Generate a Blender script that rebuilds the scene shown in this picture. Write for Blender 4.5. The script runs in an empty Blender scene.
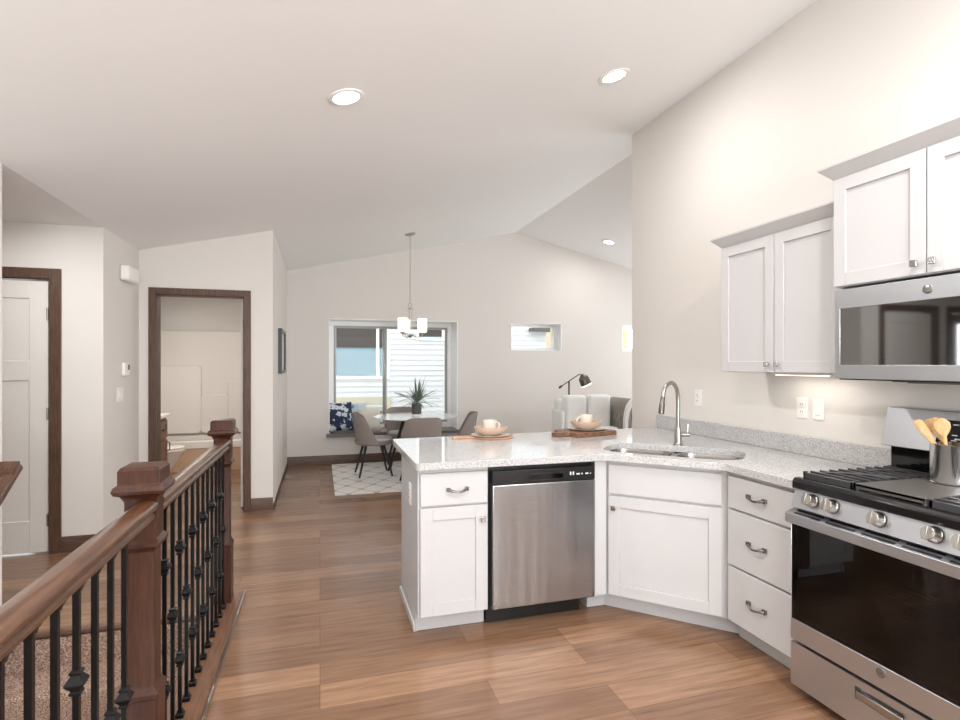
import bpy, bmesh, math, random
from mathutils import Vector, Matrix
random.seed(7)
PI = math.pi
S = bpy.context.scene
COL = S.collection

# ------------------------------------------------------------------ camera
YAW = math.atan(160.0 / 545.0)
cam_d = bpy.data.cameras.new('camera')
cam = bpy.data.objects.new('camera', cam_d)
COL.objects.link(cam)
cam.location = (0, 0, 1.42)
cam.rotation_euler = (PI / 2, 0, -YAW)
cam_d.sensor_width = 36.0
cam_d.lens = 545.0 / 960.0 * 36.0
cam_d.shift_y = 4.5 / 960.0
cam_d.clip_start = 0.05
S.camera = cam

# ------------------------------------------------------------------ view, world, lights
S.view_settings.view_transform = 'Standard'
S.view_settings.look = 'None'
S.view_settings.gamma = 1.0
S.view_settings.use_curve_mapping = False
S.view_settings.exposure = 0.05

W = bpy.data.worlds.new('sky_world')
S.world = W
W.use_nodes = True
wn = W.node_tree
wn.nodes.clear()
wo = wn.nodes.new('ShaderNodeOutputWorld')
wb = wn.nodes.new('ShaderNodeBackground')
wb.inputs[0].default_value = (0.90, 0.955, 1.0, 1)
wb.inputs[1].default_value = 3.0
wn.links.new(wb.outputs[0], wo.inputs[0])


def area(name, loc, rot, sx, sy, power, col=(1, 1, 1), shape='RECTANGLE'):
    d = bpy.data.lights.new(name, 'AREA')
    d.shape = shape
    d.size = sx
    if shape in ('RECTANGLE', 'ELLIPSE'):
        d.size_y = sy
    d.energy = power
    d.color = col
    o = bpy.data.objects.new(name, d)
    COL.objects.link(o)
    o.location = loc
    o.rotation_euler = rot
    return o


# unseen fill lamps added at the rear and living openings, daylight at the entry door
area('rear_bounce_fill', (1.0, -3.12, 1.50), (PI / 2 + .98, 0, 0), 2.8, 1.7, 300, (0.93, 0.965, 1.0))  # added fill, tilted up to bounce off the ceiling
area('living_fill', (6.55, 6.2, 1.35), (PI / 2 + .45, 0, PI / 2), 2.4, 1.7, 50, (0.94, 0.97, 1.0))  # added fill for the living side, no window known there
area('entry_window_daylight', (-3.5, 5.1, 1.45), (-PI / 2, 0, 0), 0.7, 1.4, 14, (0.98, 0.99, 1.0))


# ------------------------------------------------------------------ colour and material helpers
def lin(c):
    out = []
    for v in c:
        v = v / 255.0
        out.append(v / 12.92 if v <= 0.04045 else ((v + 0.055) / 1.055) ** 2.4)
    return (out[0], out[1], out[2], 1.0)


def mat(name, rgb, rough=0.5, metal=0.0, spec=0.5, coat=0.0, emit=None, estr=0.0, aniso=0.0):
    m = bpy.data.materials.new(name)
    m.use_nodes = True
    b = m.node_tree.nodes['Principled BSDF']
    b.inputs['Base Color'].default_value = lin(rgb)
    b.inputs['Roughness'].default_value = rough
    b.inputs['Metallic'].default_value = metal
    b.inputs['Specular IOR Level'].default_value = spec
    b.inputs['Coat Weight'].default_value = coat
    b.inputs['Anisotropic'].default_value = aniso
    if emit:
        b.inputs['Emission Color'].default_value = lin(emit)
        b.inputs['Emission Strength'].default_value = estr
    return m


def nd(m, t, **kw):
    n = m.node_tree.nodes.new(t)
    for k, v in kw.items():
        setattr(n, k, v)
    return n


def lk(m, a, b):
    m.node_tree.links.new(a, b)


def coords(m, scale=(1, 1, 1), rot=(0, 0, 0), src='Object'):
    tc = nd(m, 'ShaderNodeTexCoord')
    mp = nd(m, 'ShaderNodeMapping')
    mp.inputs['Scale'].default_value = scale
    mp.inputs['Rotation'].default_value = rot
    lk(m, tc.outputs[src], mp.inputs['Vector'])
    return mp.outputs['Vector']


def ramp(m, fac, stops):
    r = nd(m, 'ShaderNodeValToRGB')
    e = r.color_ramp.elements
    while len(e) < len(stops):
        e.new(0.5)
    for i, (p, c) in enumerate(stops):
        e[i].position = p
        e[i].color = lin(c) if len(c) == 3 else c
    lk(m, fac, r.inputs['Fac'])
    return r.outputs['Color']


def bump(m, h, strength=0.1, dist=0.01):
    b = nd(m, 'ShaderNodeBump')
    b.inputs['Strength'].default_value = strength
    b.inputs['Distance'].default_value = dist
    lk(m, h, b.inputs['Height'])
    lk(m, b.outputs['Normal'], m.node_tree.nodes['Principled BSDF'].inputs['Normal'])


def noise(m, vec, scale, detail=3.0, rough=0.5):
    n = nd(m, 'ShaderNodeTexNoise')
    n.inputs['Scale'].default_value = scale
    n.inputs['Detail'].default_value = detail
    n.inputs['Roughness'].default_value = rough
    lk(m, vec, n.inputs['Vector'])
    return n.outputs['Fac']


def bsdf(m):
    return m.node_tree.nodes['Principled BSDF']


def wood(name, a, b, c, scale=(1, 1, 1), rough=0.4, coat=0.0, ns=6.0, rot=(0, 0, 0)):
    m = mat(name, b, rough, coat=coat)
    v = coords(m, scale, rot)
    f = noise(m, v, ns, 5.0, 0.6)
    lk(m, ramp(m, f, [(0.3, a), (0.5, b), (0.72, c)]), bsdf(m).inputs['Base Color'])
    bump(m, f, 0.08, 0.002)
    return m


M = {}


def wall_paint(name, rgb, rough=0.75):
    m = mat(name, rgb, rough, spec=0.3)
    f = noise(m, coords(m), 60.0, 3.0)
    bump(m, f, 0.06, 0.002)
    return m


M['wall'] = wall_paint('wall_paint', (224, 219, 213))
M['ceiling'] = wall_paint('ceiling_paint', (243, 242, 241), 0.85)
M['white'] = mat('white_cabinet_paint', (199, 198, 198), 0.42, spec=0.4)
M['panel_white'] = mat('cabinet_panel_paint', (198, 201, 205), 0.4, spec=0.4)
M['door_white'] = mat('door_paint', (228, 224, 218), 0.5)
M['plastic_white'] = mat('white_plastic', (240, 238, 234), 0.4)
M['vinyl_white'] = mat('window_vinyl', (246, 246, 245), 0.4)
M['vinyl_grey'] = mat('window_sash_grey', (165, 165, 162), 0.45)
M['trim_wood'] = wood('stained_trim', (66, 46, 34), (86, 62, 47), (104, 78, 60), (18, 18, 1.5), 0.45, ns=5)
M['trim_wood_h'] = wood('stained_trim_horizontal', (66, 46, 34), (86, 62, 47), (104, 78, 60), (1.5, 1.5, 18), 0.45, ns=5)
M['newel'] = wood('newel_wood', (44, 22, 13), (62, 33, 20), (78, 44, 28), (22, 22, 2), 0.38, coat=0.1, ns=4)
M['newel'].node_tree.nodes['Principled BSDF'].inputs['Specular IOR Level'].default_value = 0.35
M['rail'] = wood('handrail_wood', (62, 38, 24), (84, 54, 35), (104, 70, 47), (24, 1.6, 24), 0.28, coat=0.4, ns=4)
M['curb'] = wood('curb_wood', (84, 58, 42), (108, 76, 56), (128, 92, 70), (24, 1.6, 24), 0.42, ns=4)
M['black_metal'] = mat('black_iron', (26, 25, 26), 0.24, metal=0.6)
M['steel'] = None
M['chrome'] = mat('chrome', (205, 205, 205), 0.12, metal=1.0)
M['nickel'] = mat('brushed_nickel', (178, 174, 168), 0.28, metal=1.0)
M['nickel_dark'] = mat('dark_nickel', (112, 108, 104), 0.3, metal=1.0)
M['pull'] = mat('polished_pull', (150, 148, 146), 0.15, metal=1.0)
M['black_plastic'] = mat('black_plastic', (22, 22, 23), 0.3)
M['black_gloss'] = mat('black_gloss', (10, 10, 11), 0.06)
M['door_mirror'] = mat('tinted_door_glass', (14, 14, 15), 0.04, spec=1.0, coat=1.0)
M['door_mirror'].node_tree.nodes['Principled BSDF'].inputs['IOR'].default_value = 2.1
M['enamel'] = mat('black_enamel', (18, 18, 19), 0.2)
M['cast_iron'] = mat('cast_iron', (58, 58, 59), 0.45)
M['griddle'] = mat('griddle_iron', (92, 88, 84), 0.5, metal=0.3)
M['bath_white'] = mat('tub_acrylic', (236, 230, 222), 0.25)
M['porcelain'] = mat('porcelain', (236, 228, 216), 0.15)
M['apron_reflection'] = mat('apron_floor_reflection', (196, 164, 132), 0.5)  # white apron; the floor's reflection is put into its colour as tan
M['vanity'] = wood('vanity_wood', (104, 74, 52), (128, 94, 68), (150, 112, 84), (10, 10, 1.5), 0.45)
M['bowl'] = mat('beige_stoneware', (192, 166, 146), 0.5)
M['cup'] = mat('cream_stoneware', (226, 214, 200), 0.4)
M['plate'] = mat('pale_plate', (214, 206, 196), 0.35)
M['board_light'] = wood('light_board_wood', (164, 116, 84), (190, 142, 108), (206, 164, 130), (3, 20, 20), 0.5)
M['board_dark'] = wood('dark_board_wood', (78, 54, 38), (116, 82, 58), (146, 108, 78), (3, 20, 20), 0.5)
M['spoon'] = wood('utensil_wood', (200, 150, 96), (226, 182, 128), (238, 204, 158), (10, 10, 3), 0.5)
M['chair_fabric'] = mat('taupe_upholstery', (148, 138, 133), 0.8)
M['chair_seat'] = mat('pale_seat_pad', (206, 202, 198), 0.85)
M['chair_dark'] = mat('charcoal_leather', (74, 74, 74), 0.45)
M['table_top'] = mat('pale_table_top', (226, 224, 220), 0.14)
M['dark_metal'] = mat('dark_leg_metal', (48, 42, 40), 0.45, metal=0.3)
M['sofa'] = mat('white_linen', (246, 247, 245), 0.9)
M['ledge'] = mat('bench_ledge_top', (112, 104, 100), 0.5)
M['pink'] = mat('dusty_pink_wool', (176, 112, 118), 0.85)
M['book'] = mat('book_cover', (126, 96, 96), 0.7)
M['leaf'] = mat('dark_leaf', (92, 110, 90), 0.5)
M['pot'] = mat('charcoal_pot', (78, 78, 80), 0.45)
M['siding'] = mat('white_siding', (212, 213, 215), 0.6)
M['found'] = mat('pale_foundation', (198, 192, 172), 0.8)
M['ac'] = mat('grey_unit', (186, 184, 176), 0.6)
M['soffit'] = mat('dark_soffit', (92, 88, 84), 0.7)
M['shade_dark'] = mat('neighbor_shade', (84, 78, 74), 0.8, spec=0.1)
M['neighbor_glass'] = mat('neighbor_glass', (124, 150, 160), 0.6, spec=0.2)
M['green'] = mat('shrub_green', (150, 162, 96), 0.8)
M['tanbrick'] = mat('tan_brick', (190, 172, 142), 0.8)
M['lamp_lens'] = mat('recessed_lens', (255, 250, 240), 0.5, emit=(255, 247, 235), estr=14.0)
M['shade_glass'] = mat('frosted_shade', (250, 246, 238), 0.4, emit=(255, 244, 226), estr=1.5)
M['strip'] = mat('cabinet_light_strip', (255, 248, 236), 0.5, emit=(255, 244, 226), estr=3.0)
M['mark'] = mat('panel_lettering', (225, 225, 225), 0.5)
M['mark_dark'] = mat('badge_lettering', (70, 72, 76), 0.4)
M['picture'] = mat('picture_canvas', (224, 220, 214), 0.7)

# floor planks: boards run along X, each with its own tone
m = mat('plank_floor', (150, 112, 84), 0.25, spec=0.6)
v = coords(m)
bk = nd(m, 'ShaderNodeTexBrick')
bk.offset = 0.41
bk.offset_frequency = 3
bk.inputs['Scale'].default_value = 1.0
bk.inputs['Brick Width'].default_value = 1.22
bk.inputs['Row Height'].default_value = 0.18
bk.inputs['Mortar Size'].default_value = 0.0012
bk.inputs['Mortar Smooth'].default_value = 0.3
bk.inputs['Bias'].default_value = 0.0
bk.inputs['Color1'].default_value = (0, 0, 0, 1)
bk.inputs['Color2'].default_value = (1, 1, 1, 1)
bk.inputs['Mortar'].default_value = (0.2, 0.2, 0.2, 1)
lk(m, v, bk.inputs['Vector'])
tone = ramp(m, bk.outputs['Color'], [(0.0, (134, 103, 80)), (0.5, (150, 117, 92)), (1.0, (170, 135, 107))])
v2 = coords(m, (1.2, 16, 16))
g = noise(m, v2, 2.2, 8.0, 0.65)
grain = ramp(m, g, [(0.28, (158, 140, 128)), (0.42, (206, 194, 186)), (0.6, (238, 232, 228)), (0.75, (255, 252, 250))])
mx = nd(m, 'ShaderNodeMix', data_type='RGBA', blend_type='MULTIPLY')
mx.inputs['Factor'].default_value = 0.85
lk(m, tone, mx.inputs['A'])
lk(m, grain, mx.inputs['B'])
mx2 = nd(m, 'ShaderNodeMix', data_type='RGBA')
lk(m, bk.outputs['Fac'], mx2.inputs['Factor'])
lk(m, mx.outputs['Result'], mx2.inputs['A'])
mx2.inputs['B'].default_value = lin((84, 60, 44))
lk(m, mx2.outputs['Result'], bsdf(m).inputs['Base Color'])
bump(m, g, 0.05, 0.002)
M['floor'] = m

# speckled quartz
m = mat('speckled_quartz', (214, 212, 210), 0.05, spec=0.6)
v = coords(m)
vo = nd(m, 'ShaderNodeTexVoronoi')
vo.inputs['Scale'].default_value = 300.0
lk(m, v, vo.inputs['Vector'])
sep = nd(m, 'ShaderNodeSeparateColor')
lk(m, vo.outputs['Color'], sep.inputs[0])
lk(m, ramp(m, sep.outputs[0], [(0.0, (140, 140, 140)), (0.18, (168, 167, 167)), (0.45, (192, 191, 190)), (1.0, (212, 211, 210))]),
   bsdf(m).inputs['Base Color'])
M['quartz'] = m

# brushed stainless steel (grain runs sideways)
def steel(name, rgb, scale, rough):
    m = mat(name, rgb, rough, metal=1.0)
    f = noise(m, coords(m, scale), 3.0, 4.0, 0.6)
    mr = nd(m, 'ShaderNodeMapRange')
    mr.inputs['To Min'].default_value = rough - 0.05
    mr.inputs['To Max'].default_value = rough + 0.07
    lk(m, f, mr.inputs['Value'])
    lk(m, mr.outputs['Result'], bsdf(m).inputs['Roughness'])
    return m


M['steel'] = steel('stainless_steel', (200, 203, 207), (1, 1, 60), 0.36)
M['steel_dw'] = steel('stainless_front', (172, 174, 177), (3, 3, 120), 0.24)
M['sink_steel'] = mat('sink_steel', (176, 172, 168), 0.25, metal=1.0)
# slight waviness of a thin door skin
m = M['steel_dw']
bump(m, noise(m, coords(m, (7, 1, .35)), 1.3, 2.0, 0.4), 0.35, 0.012)
M['steel_cup'] = steel('polished_steel', (214, 212, 210), (1, 1, 40), 0.14)

# carpet
m = mat('stair_carpet', (176, 146, 130), 0.95, spec=0.1)
v = coords(m)
f = noise(m, v, 140.0, 4.0, 0.7)
lk(m, ramp(m, f, [(0.34, (84, 62, 52)), (0.5, (164, 136, 120)), (0.66, (222, 198, 182))]), bsdf(m).inputs['Base Color'])
bump(m, f, 0.6, 0.01)
M['carpet'] = m

# rug with a grey trellis
m = mat('trellis_rug', (222, 218, 212), 0.95, spec=0.1)
v = coords(m)
sx = nd(m, 'ShaderNodeSeparateXYZ')
lk(m, v, sx.inputs[0])


def mth(m, op, a, b=None):
    n = nd(m, 'ShaderNodeMath', operation=op)
    for i, q in enumerate((a, b)):
        if q is None:
            continue
        if isinstance(q, (int, float)):
            n.inputs[i].default_value = q
        else:
            lk(m, q, n.inputs[i])
    return n.outputs[0]


cx = mth(m, 'COSINE', mth(m, 'MULTIPLY', sx.outputs['X'], 2 * PI / 0.30))
cy = mth(m, 'COSINE', mth(m, 'MULTIPLY', sx.outputs['Y'], 2 * PI / 0.42))
ab = mth(m, 'ABSOLUTE', mth(m, 'ADD', cx, cy))
nz = noise(m, v, 40.0, 3.0)
ab2 = mth(m, 'ADD', ab, mth(m, 'MULTIPLY', nz, 0.25))
lk(m, ramp(m, ab2, [(0.20, (172, 170, 167)), (0.34, (226, 222, 216))]), bsdf(m).inputs['Base Color'])
bump(m, nz, 0.4, 0.01)
M['rug'] = m

# navy pillow with pale petals
m = mat('navy_floral', (38, 56, 84), 0.9)
vo = nd(m, 'ShaderNodeTexVoronoi')
vo.inputs['Scale'].default_value = 10.5
nn = nd(m, 'ShaderNodeTexNoise'); nn.inputs['Scale'].default_value = 22.0
cc_ = coords(m)
lk(m, cc_, nn.inputs['Vector'])
va = nd(m, 'ShaderNodeVectorMath', operation='MULTIPLY_ADD')
lk(m, nn.outputs['Color'], va.inputs[0]); va.inputs[1].default_value = (.09, .09, .09); lk(m, cc_, va.inputs[2])
lk(m, va.outputs[0], vo.inputs['Vector'])
lk(m, ramp(m, vo.outputs['Distance'], [(0.10, (50, 72, 104)), (0.16, (214, 220, 226)), (0.40, (204, 212, 220)), (0.46, (36, 52, 80))]),
   bsdf(m).inputs['Base Color'])
M['navy'] = m
m = mat('pale_blue_floral', (176, 196, 214), 0.9)
vo = nd(m, 'ShaderNodeTexVoronoi')
vo.inputs['Scale'].default_value = 6.0
lk(m, coords(m), vo.inputs['Vector'])
lk(m, ramp(m, vo.outputs['Distance'], [(0.12, (90, 124, 160)), (0.2, (186, 204, 220)), (0.6, (206, 218, 228))]), bsdf(m).inputs['Base Color'])
M['blue_pillow'] = m
m = mat('ivory_pillow', (226, 220, 208), 0.9)
bump(m, noise(m, coords(m), 60.0), 0.5, 0.01)
M['ivory_pillow'] = m
m = mat('grey_woven', (150, 142, 136), 0.9)
f = noise(m, coords(m, (60, 60, 4)), 2.0, 3.0)
lk(m, ramp(m, f, [(0.35, (104, 98, 94)), (0.6, (176, 168, 160))]), bsdf(m).inputs['Base Color'])
M['woven'] = m


def thin_glass(name, tint=(1, 1, 1, 1), gl=0.12, rough=0.0, ior=1.5):
    m = bpy.data.materials.new(name)
    m.use_nodes = True
    nt = m.node_tree
    nt.nodes.clear()
    o = nt.nodes.new('ShaderNodeOutputMaterial')
    t = nt.nodes.new('ShaderNodeBsdfTransparent')
    t.inputs[0].default_value = tint
    g_ = nt.nodes.new('ShaderNodeBsdfGlossy')
    g_.inputs['Roughness'].default_value = rough
    fr = nt.nodes.new('ShaderNodeFresnel')
    fr.inputs['IOR'].default_value = ior
    ad = nt.nodes.new('ShaderNodeMath')
    ad.operation = 'ADD'
    ad.inputs[1].default_value = gl
    x = nt.nodes.new('ShaderNodeMixShader')
    nt.links.new(fr.outputs[0], ad.inputs[0])
    nt.links.new(ad.outputs[0], x.inputs[0])
    nt.links.new(t.outputs[0], x.inputs[1])
    nt.links.new(g_.outputs[0], x.inputs[2])
    nt.links.new(x.outputs[0], o.inputs[0])
    return m


M['glass'] = thin_glass('window_glass', (0.97, 0.98, 0.98, 1), 0.0, 0.0, 1.16)
M['oven_glass'] = thin_glass('oven_glass', (0.22, 0.22, 0.24, 1), 0.0, 0.02)
M['oven_wall'] = mat('oven_cavity', (40, 40, 44), 0.5)


# ------------------------------------------------------------------ mesh builder
class MB:
    def __init__(s):
        s.bm = bmesh.new()

    def _v(s, pts, T=None):
        return [s.bm.verts.new((T @ Vector(p)) if T is not None else Vector(p)) for p in pts]

    def _f(s, vs):
        try:
            return s.bm.faces.new(vs)
        except ValueError:
            return None

    def box(s, x0, x1, y0, y1, z0, z1, T=None):
        v = s._v([(x0, y0, z0), (x1, y0, z0), (x1, y1, z0), (x0, y1, z0),
                  (x0, y0, z1), (x1, y0, z1), (x1, y1, z1), (x0, y1, z1)], T)
        for q in ((0, 3, 2, 1), (4, 5, 6, 7), (0, 1, 5, 4), (1, 2, 6, 5), (2, 3, 7, 6), (3, 0, 4, 7)):
            s._f([v[i] for i in q])
        return s

    def rings(s, rings, cap=True, closed=False, T=None):
        R = [s._v(r, T) for r in rings]
        n = len(R[0])
        k = len(R)
        for i in range(k if closed else k - 1):
            a, b = R[i], R[(i + 1) % k]
            for j in range(n):
                s._f([a[j], a[(j + 1) % n], b[(j + 1) % n], b[j]])
        if cap and not closed:
            s._f(list(reversed(R[0])))
            s._f(R[-1])
        return s

    def prism(s, poly, z0, z1, T=None):
        return s.rings([[(x, y, z0) for x, y in poly], [(x, y, z1) for x, y in poly]], T=T)

    def lathe(s, prof, c=(0, 0, 0), n=24, T=None, cap=True):
        rr = []
        for r, z in prof:
            rr.append([(c[0] + r * math.cos(2 * PI * i / n), c[1] + r * math.sin(2 * PI * i / n), c[2] + z) for i in range(n)])
        return s.rings(rr, cap=cap, T=T)

    def squares(s, prof, c=(0, 0, 0), T=None):
        rr = []
        for r, z in prof:
            rr.append([(c[0] + a * r, c[1] + b * r, c[2] + z) for a, b in ((-1, -1), (1, -1), (1, 1), (-1, 1))])
        return s.rings(rr, T=T)

    def tube(s, pts, r, n=10, closed=False, T=None, rx=None):
        pts = [Vector(p) for p in pts]
        k = len(pts)
        rr = []
        up = None
        for i, p in enumerate(pts):
            if closed:
                d = pts[(i + 1) % k] - pts[i - 1]
            else:
                d = pts[min(i + 1, k - 1)] - pts[max(i - 1, 0)]
            d.normalize()
            if up is None:
                up = Vector((0, 0, 1)) if abs(d.z) < 0.9 else Vector((1, 0, 0))
            a = d.cross(up).normalized()
            b = a.cross(d).normalized()
            up = b
            ri = r[i] if isinstance(r, (list, tuple)) else r
            rr.append([p + (a * math.cos(2 * PI * j / n) + b * math.sin(2 * PI * j / n)) * ri for j in range(n)])
        return s.rings(rr, closed=closed, T=T)

    def extrude(s, prof, p0, p1, side, up=(0, 0, 1)):
        """profile (u along side, w along up) swept from p0 to p1"""
        p0, p1, sd, up = Vector(p0), Vector(p1), Vector(side), Vector(up)
        return s.rings([[p + sd * u + up * w for u, w in prof] for p in (p0, p1)])

    def build(s, name, m, parent=None, bevel=0.0, seg=2, smooth=False, sub=0, ang=35):
        bmesh.ops.recalc_face_normals(s.bm, faces=s.bm.faces)
        if parent is not None:
            loc = FR.get(parent.name)
            if loc is not None:
                for v_ in s.bm.verts:
                    v_.co -= loc
        me = bpy.data.meshes.new(name)
        s.bm.to_mesh(me)
        s.bm.free()
        if smooth or bevel or sub:
            for p in me.polygons:
                p.use_smooth = True
            me.set_sharp_from_angle(angle=math.radians(ang))
        if m is not None:
            me.materials.append(m)
        o = bpy.data.objects.new(name, me)
        COL.objects.link(o)
        if parent is not None:
            o.parent = parent
            if parent.name in FR:
                FR[o.name] = FR[parent.name]
        if bevel:
            md = o.modifiers.new('bevel', 'BEVEL')
            md.width = bevel
            md.segments = seg
            md.limit_method = 'ANGLE'
            md.angle_limit = math.radians(40)
        if sub:
            md = o.modifiers.new('sub', 'SUBSURF')
            md.levels = md.render_levels = sub
        return o


FR = {}


def tag(o, label, cat, group=None, kind=None):
    if label:
        o['label'] = label
    if cat:
        o['category'] = cat
    if group:
        o['group'] = group
    if kind:
        o['kind'] = kind
    return o


def thing(name, label, cat, loc=(0, 0, 0), rz=0.0, group=None, world=False):
    o = bpy.data.objects.new(name, None)
    o.empty_display_size = 0.05
    COL.objects.link(o)
    o.location = loc
    o.rotation_euler = (0, 0, rz)
    tag(o, label, cat, group)
    if world:
        FR[o.name] = Vector(loc)
    return o


def struct(o):
    o['kind'] = 'structure'
    return o


def copy_tree(o, loc=None, rz=None, label=None, group=None):
    def cp(a, par):
        c = a.copy()
        COL.objects.link(c)
        c.parent = par
        for ch in a.children:
            cp(ch, c)
        return c
    r = cp(o, o.parent)
    if loc is not None:
        r.location = loc
    if rz is not None:
        r.rotation_euler = (0, 0, rz)
    if label:
        r['label'] = label
    if group:
        r['group'] = group
    return r


def ceil_z(x):
    if x <= -1.6:
        return 2.475
    if x <= 2.95:
        return 2.475 + 0.225 * (x + 1.6)
    return 2.475 + 0.225 * 4.55 - 0.225 * (x - 2.95)


# ------------------------------------------------------------------ the setting
def grid_wall(name, plane, c0, c1, us, zs, holes, m, top=None):
    """wall slab with real openings; plane 'Y' spans X, plane 'X' spans Y"""
    bm = bmesh.new()
    vs = {}

    def co(i, j, c):
        u, z = us[i], zs[j]
        x = u if plane == 'Y' else c
        if j == len(zs) - 1 and top is not None:
            z = top(u) if plane == 'Y' else top(c)
        return (u, c, z) if plane == 'Y' else (c, u, z)
    for i in range(len(us)):
        for j in range(len(zs)):
            for k, c in enumerate((c0, c1)):
                vs[i, j, k] = bm.verts.new(co(i, j, c))

    def solid(i, j):
        if i < 0 or j < 0 or i >= len(us) - 1 or j >= len(zs) - 1:
            return False
        uc, zc = (us[i] + us[i + 1]) / 2, (zs[j] + zs[j + 1]) / 2
        return not any(a < uc < b and e < zc < f_ for a, b, e, f_ in holes)
    for i in range(len(us) - 1):
        for j in range(len(zs) - 1):
            if not solid(i, j):
                continue
            for k in (0, 1):
                bm.faces.new([vs[i, j, k], vs[i + 1, j, k], vs[i + 1, j + 1, k], vs[i, j + 1, k]])
            for (di, dj, e) in ((-1, 0, ((i, j), (i, j + 1))), (1, 0, ((i + 1, j), (i + 1, j + 1))),
                                (0, -1, ((i, j), (i + 1, j))), (0, 1, ((i, j + 1), (i + 1, j + 1)))):
                if not solid(i + di, j + dj):
                    a, b = e
                    bm.faces.new([vs[a + (0,)], vs[b + (0,)], vs[b + (1,)], vs[a + (1,)]])
    for v_ in [q for q in bm.verts if not q.link_faces]:
        bm.verts.remove(v_)
    bmesh.ops.recalc_face_normals(bm, faces=bm.faces)
    me = bpy.data.meshes.new(name)
    bm.to_mesh(me)
    bm.free()
    me.materials.append(m)
    o = bpy.data.objects.new(name, me)
    COL.objects.link(o)
    return struct(o)


# floor: one slab with the stairwell opening
def floor_slab():
    xs = [-4.5, -1.6, -0.60, 6.6]
    ys = [-3.2, 0.30, 3.43, 9.2]
    bm = bmesh.new()
    for i in range(3):
        for j in range(3):
            if i == 1 and j == 1:
                continue
            for z, rev in ((0.0, False), (-0.22, True)):
                q = [(xs[i], ys[j], z), (xs[i + 1], ys[j], z), (xs[i + 1], ys[j + 1], z), (xs[i], ys[j + 1], z)]
                bm.faces.new([bm.verts.new(p) for p in q])
    # sides of the opening
    for a, b in (((-1.6, .3), (-.6, .3)), ((-.6, .3), (-.6, 3.43)), ((-.6, 3.43), (-1.6, 3.43)), ((-1.6, 3.43), (-1.6, .3))):
        bm.faces.new([bm.verts.new(p) for p in ((a[0], a[1], 0), (b[0], b[1], 0), (b[0], b[1], -.22), (a[0], a[1], -.22))])
    bmesh.ops.remove_doubles(bm, verts=bm.verts, dist=1e-5)
    bmesh.ops.recalc_face_normals(bm, faces=bm.faces)
    me = bpy.data.meshes.new('floor')
    bm.to_mesh(me)
    bm.free()
    me.materials.append(M['floor'])
    o = bpy.data.objects.new('floor', me)
    COL.objects.link(o)
    return struct(o)


floor_slab()

# ceiling: flat over the entry, then up to the ridge and down again
prof = [(-4.5, 2.475), (-1.6, 2.475), (2.95, ceil_z(2.95)), (6.6, ceil_z(6.6)),
        (6.6, ceil_z(6.6) + .12), (2.95, ceil_z(2.95) + .12), (-1.6, 2.60), (-4.5, 2.60)]
b = MB()
b.rings([[(x, y, z) for x, z in prof] for y in (-3.2, 9.2)])
struct(b.build('ceiling', M['ceiling']))

grid_wall('wall_far', 'Y', 8.10, 8.55, [-0.60, 0.120, 2.025, 2.880, 2.95, 3.755, 4.86, 5.70, 6.4],
          [-0.05, 0.40, 1.635, 2.083, 3.0], [(0.120, 2.025, 0.40, 2.083), (2.880, 3.755, 1.635, 2.083), (4.86, 5.70, 1.635, 2.083)],
          M['wall'], ceil_z)
grid_wall('wall_kitchen', 'X', 2.62, 2.74, [-3.1, 4.20], [-0.05, 3.0], [], M['wall'], ceil_z)
grid_wall('wall_living_front', 'Y', 4.08, 4.20, [2.74, 2.95, 6.4], [-0.05, 3.0], [], M['wall'], ceil_z)
grid_wall('wall_living', 'X', 6.4, 6.52, [4.08, 5.0, 7.4, 8.55], [-0.05, 0.5, 2.2, 2.6], [(5.0, 7.4, 0.5, 2.2)], M['wall'], ceil_z)
grid_wall('wall_picture', 'X', -0.56, -0.443, [5.70, 9.0], [-0.05, 2.5], [], M['wall'], ceil_z)
grid_wall('wall_bath', 'Y', 5.70, 5.82, [-2.42, -1.6, -1.458, -0.705, -0.56], [-0.05, 2.072, 2.3],
          [(-1.458, -0.705, -0.1, 2.072)], M['wall'], ceil_z)
grid_wall('wall_side', 'X', -1.72, -1.6, [4.84, 5.70], [-0.05, 2.3], [], M['wall'], lambda x: 2.475)
grid_wall('wall_entry', 'Y', 4.84, 4.96, [-4.3, -3.95, -3.05, -2.76, -1.947, -1.72], [-0.05, 2.065, 2.3],
          [(-3.95, -3.05, -0.1, 2.065), (-2.76, -1.947, -0.1, 2.065)], M['wall'], lambda x: 2.475)
grid_wall('wall_stair', 'X', -1.72, -1.6, [-3.1, 3.448], [-2.6, 2.3], [], M['wall'], lambda x: 2.475)
grid_wall('wall_entry_side', 'X', -4.42, -4.3, [2.0, 4.96], [-0.05, 2.3], [], M['wall'], lambda x: 2.475)
grid_wall('wall_entry_back', 'Y', 2.0, 2.12, [-4.3, -1.72], [-0.05, 2.3], [], M['wall'], lambda x: 2.475)
grid_wall('wall_rear', 'Y', -3.1, -2.98, [-1.72, -1.6, -0.45, 2.45, 2.62, 2.74], [-2.6, 0.6, 2.4, 2.46], [(-0.45, 2.45, 0.6, 2.4)], M['wall'], ceil_z)
grid_wall('wall_bath_left', 'X', -2.42, -2.30, [5.82, 9.0], [-0.05, 2.4], [], M['wall'], lambda x: 2.46)
grid_wall('wall_bath_back', 'Y', 8.88, 9.0, [-2.30, -0.56], [-0.05, 2.4], [], M['wall'], lambda x: 2.46)
b = MB(); b.box(-2.30, -0.56, 5.82, 8.88, 2.44, 2.50)
struct(b.build('ceiling_bath', M['ceiling']))
b = MB(); b.box(-0.60, -0.48, 0.30, 3.43, -2.6, -0.22)
struct(b.build('wall_stairwell', M['wall']))
b = MB(); b.box(-1.6, -0.6, 3.445, 3.565, -2.6, -0.22)
struct(b.build('wall_stairwell_far', M['wall']))


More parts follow.
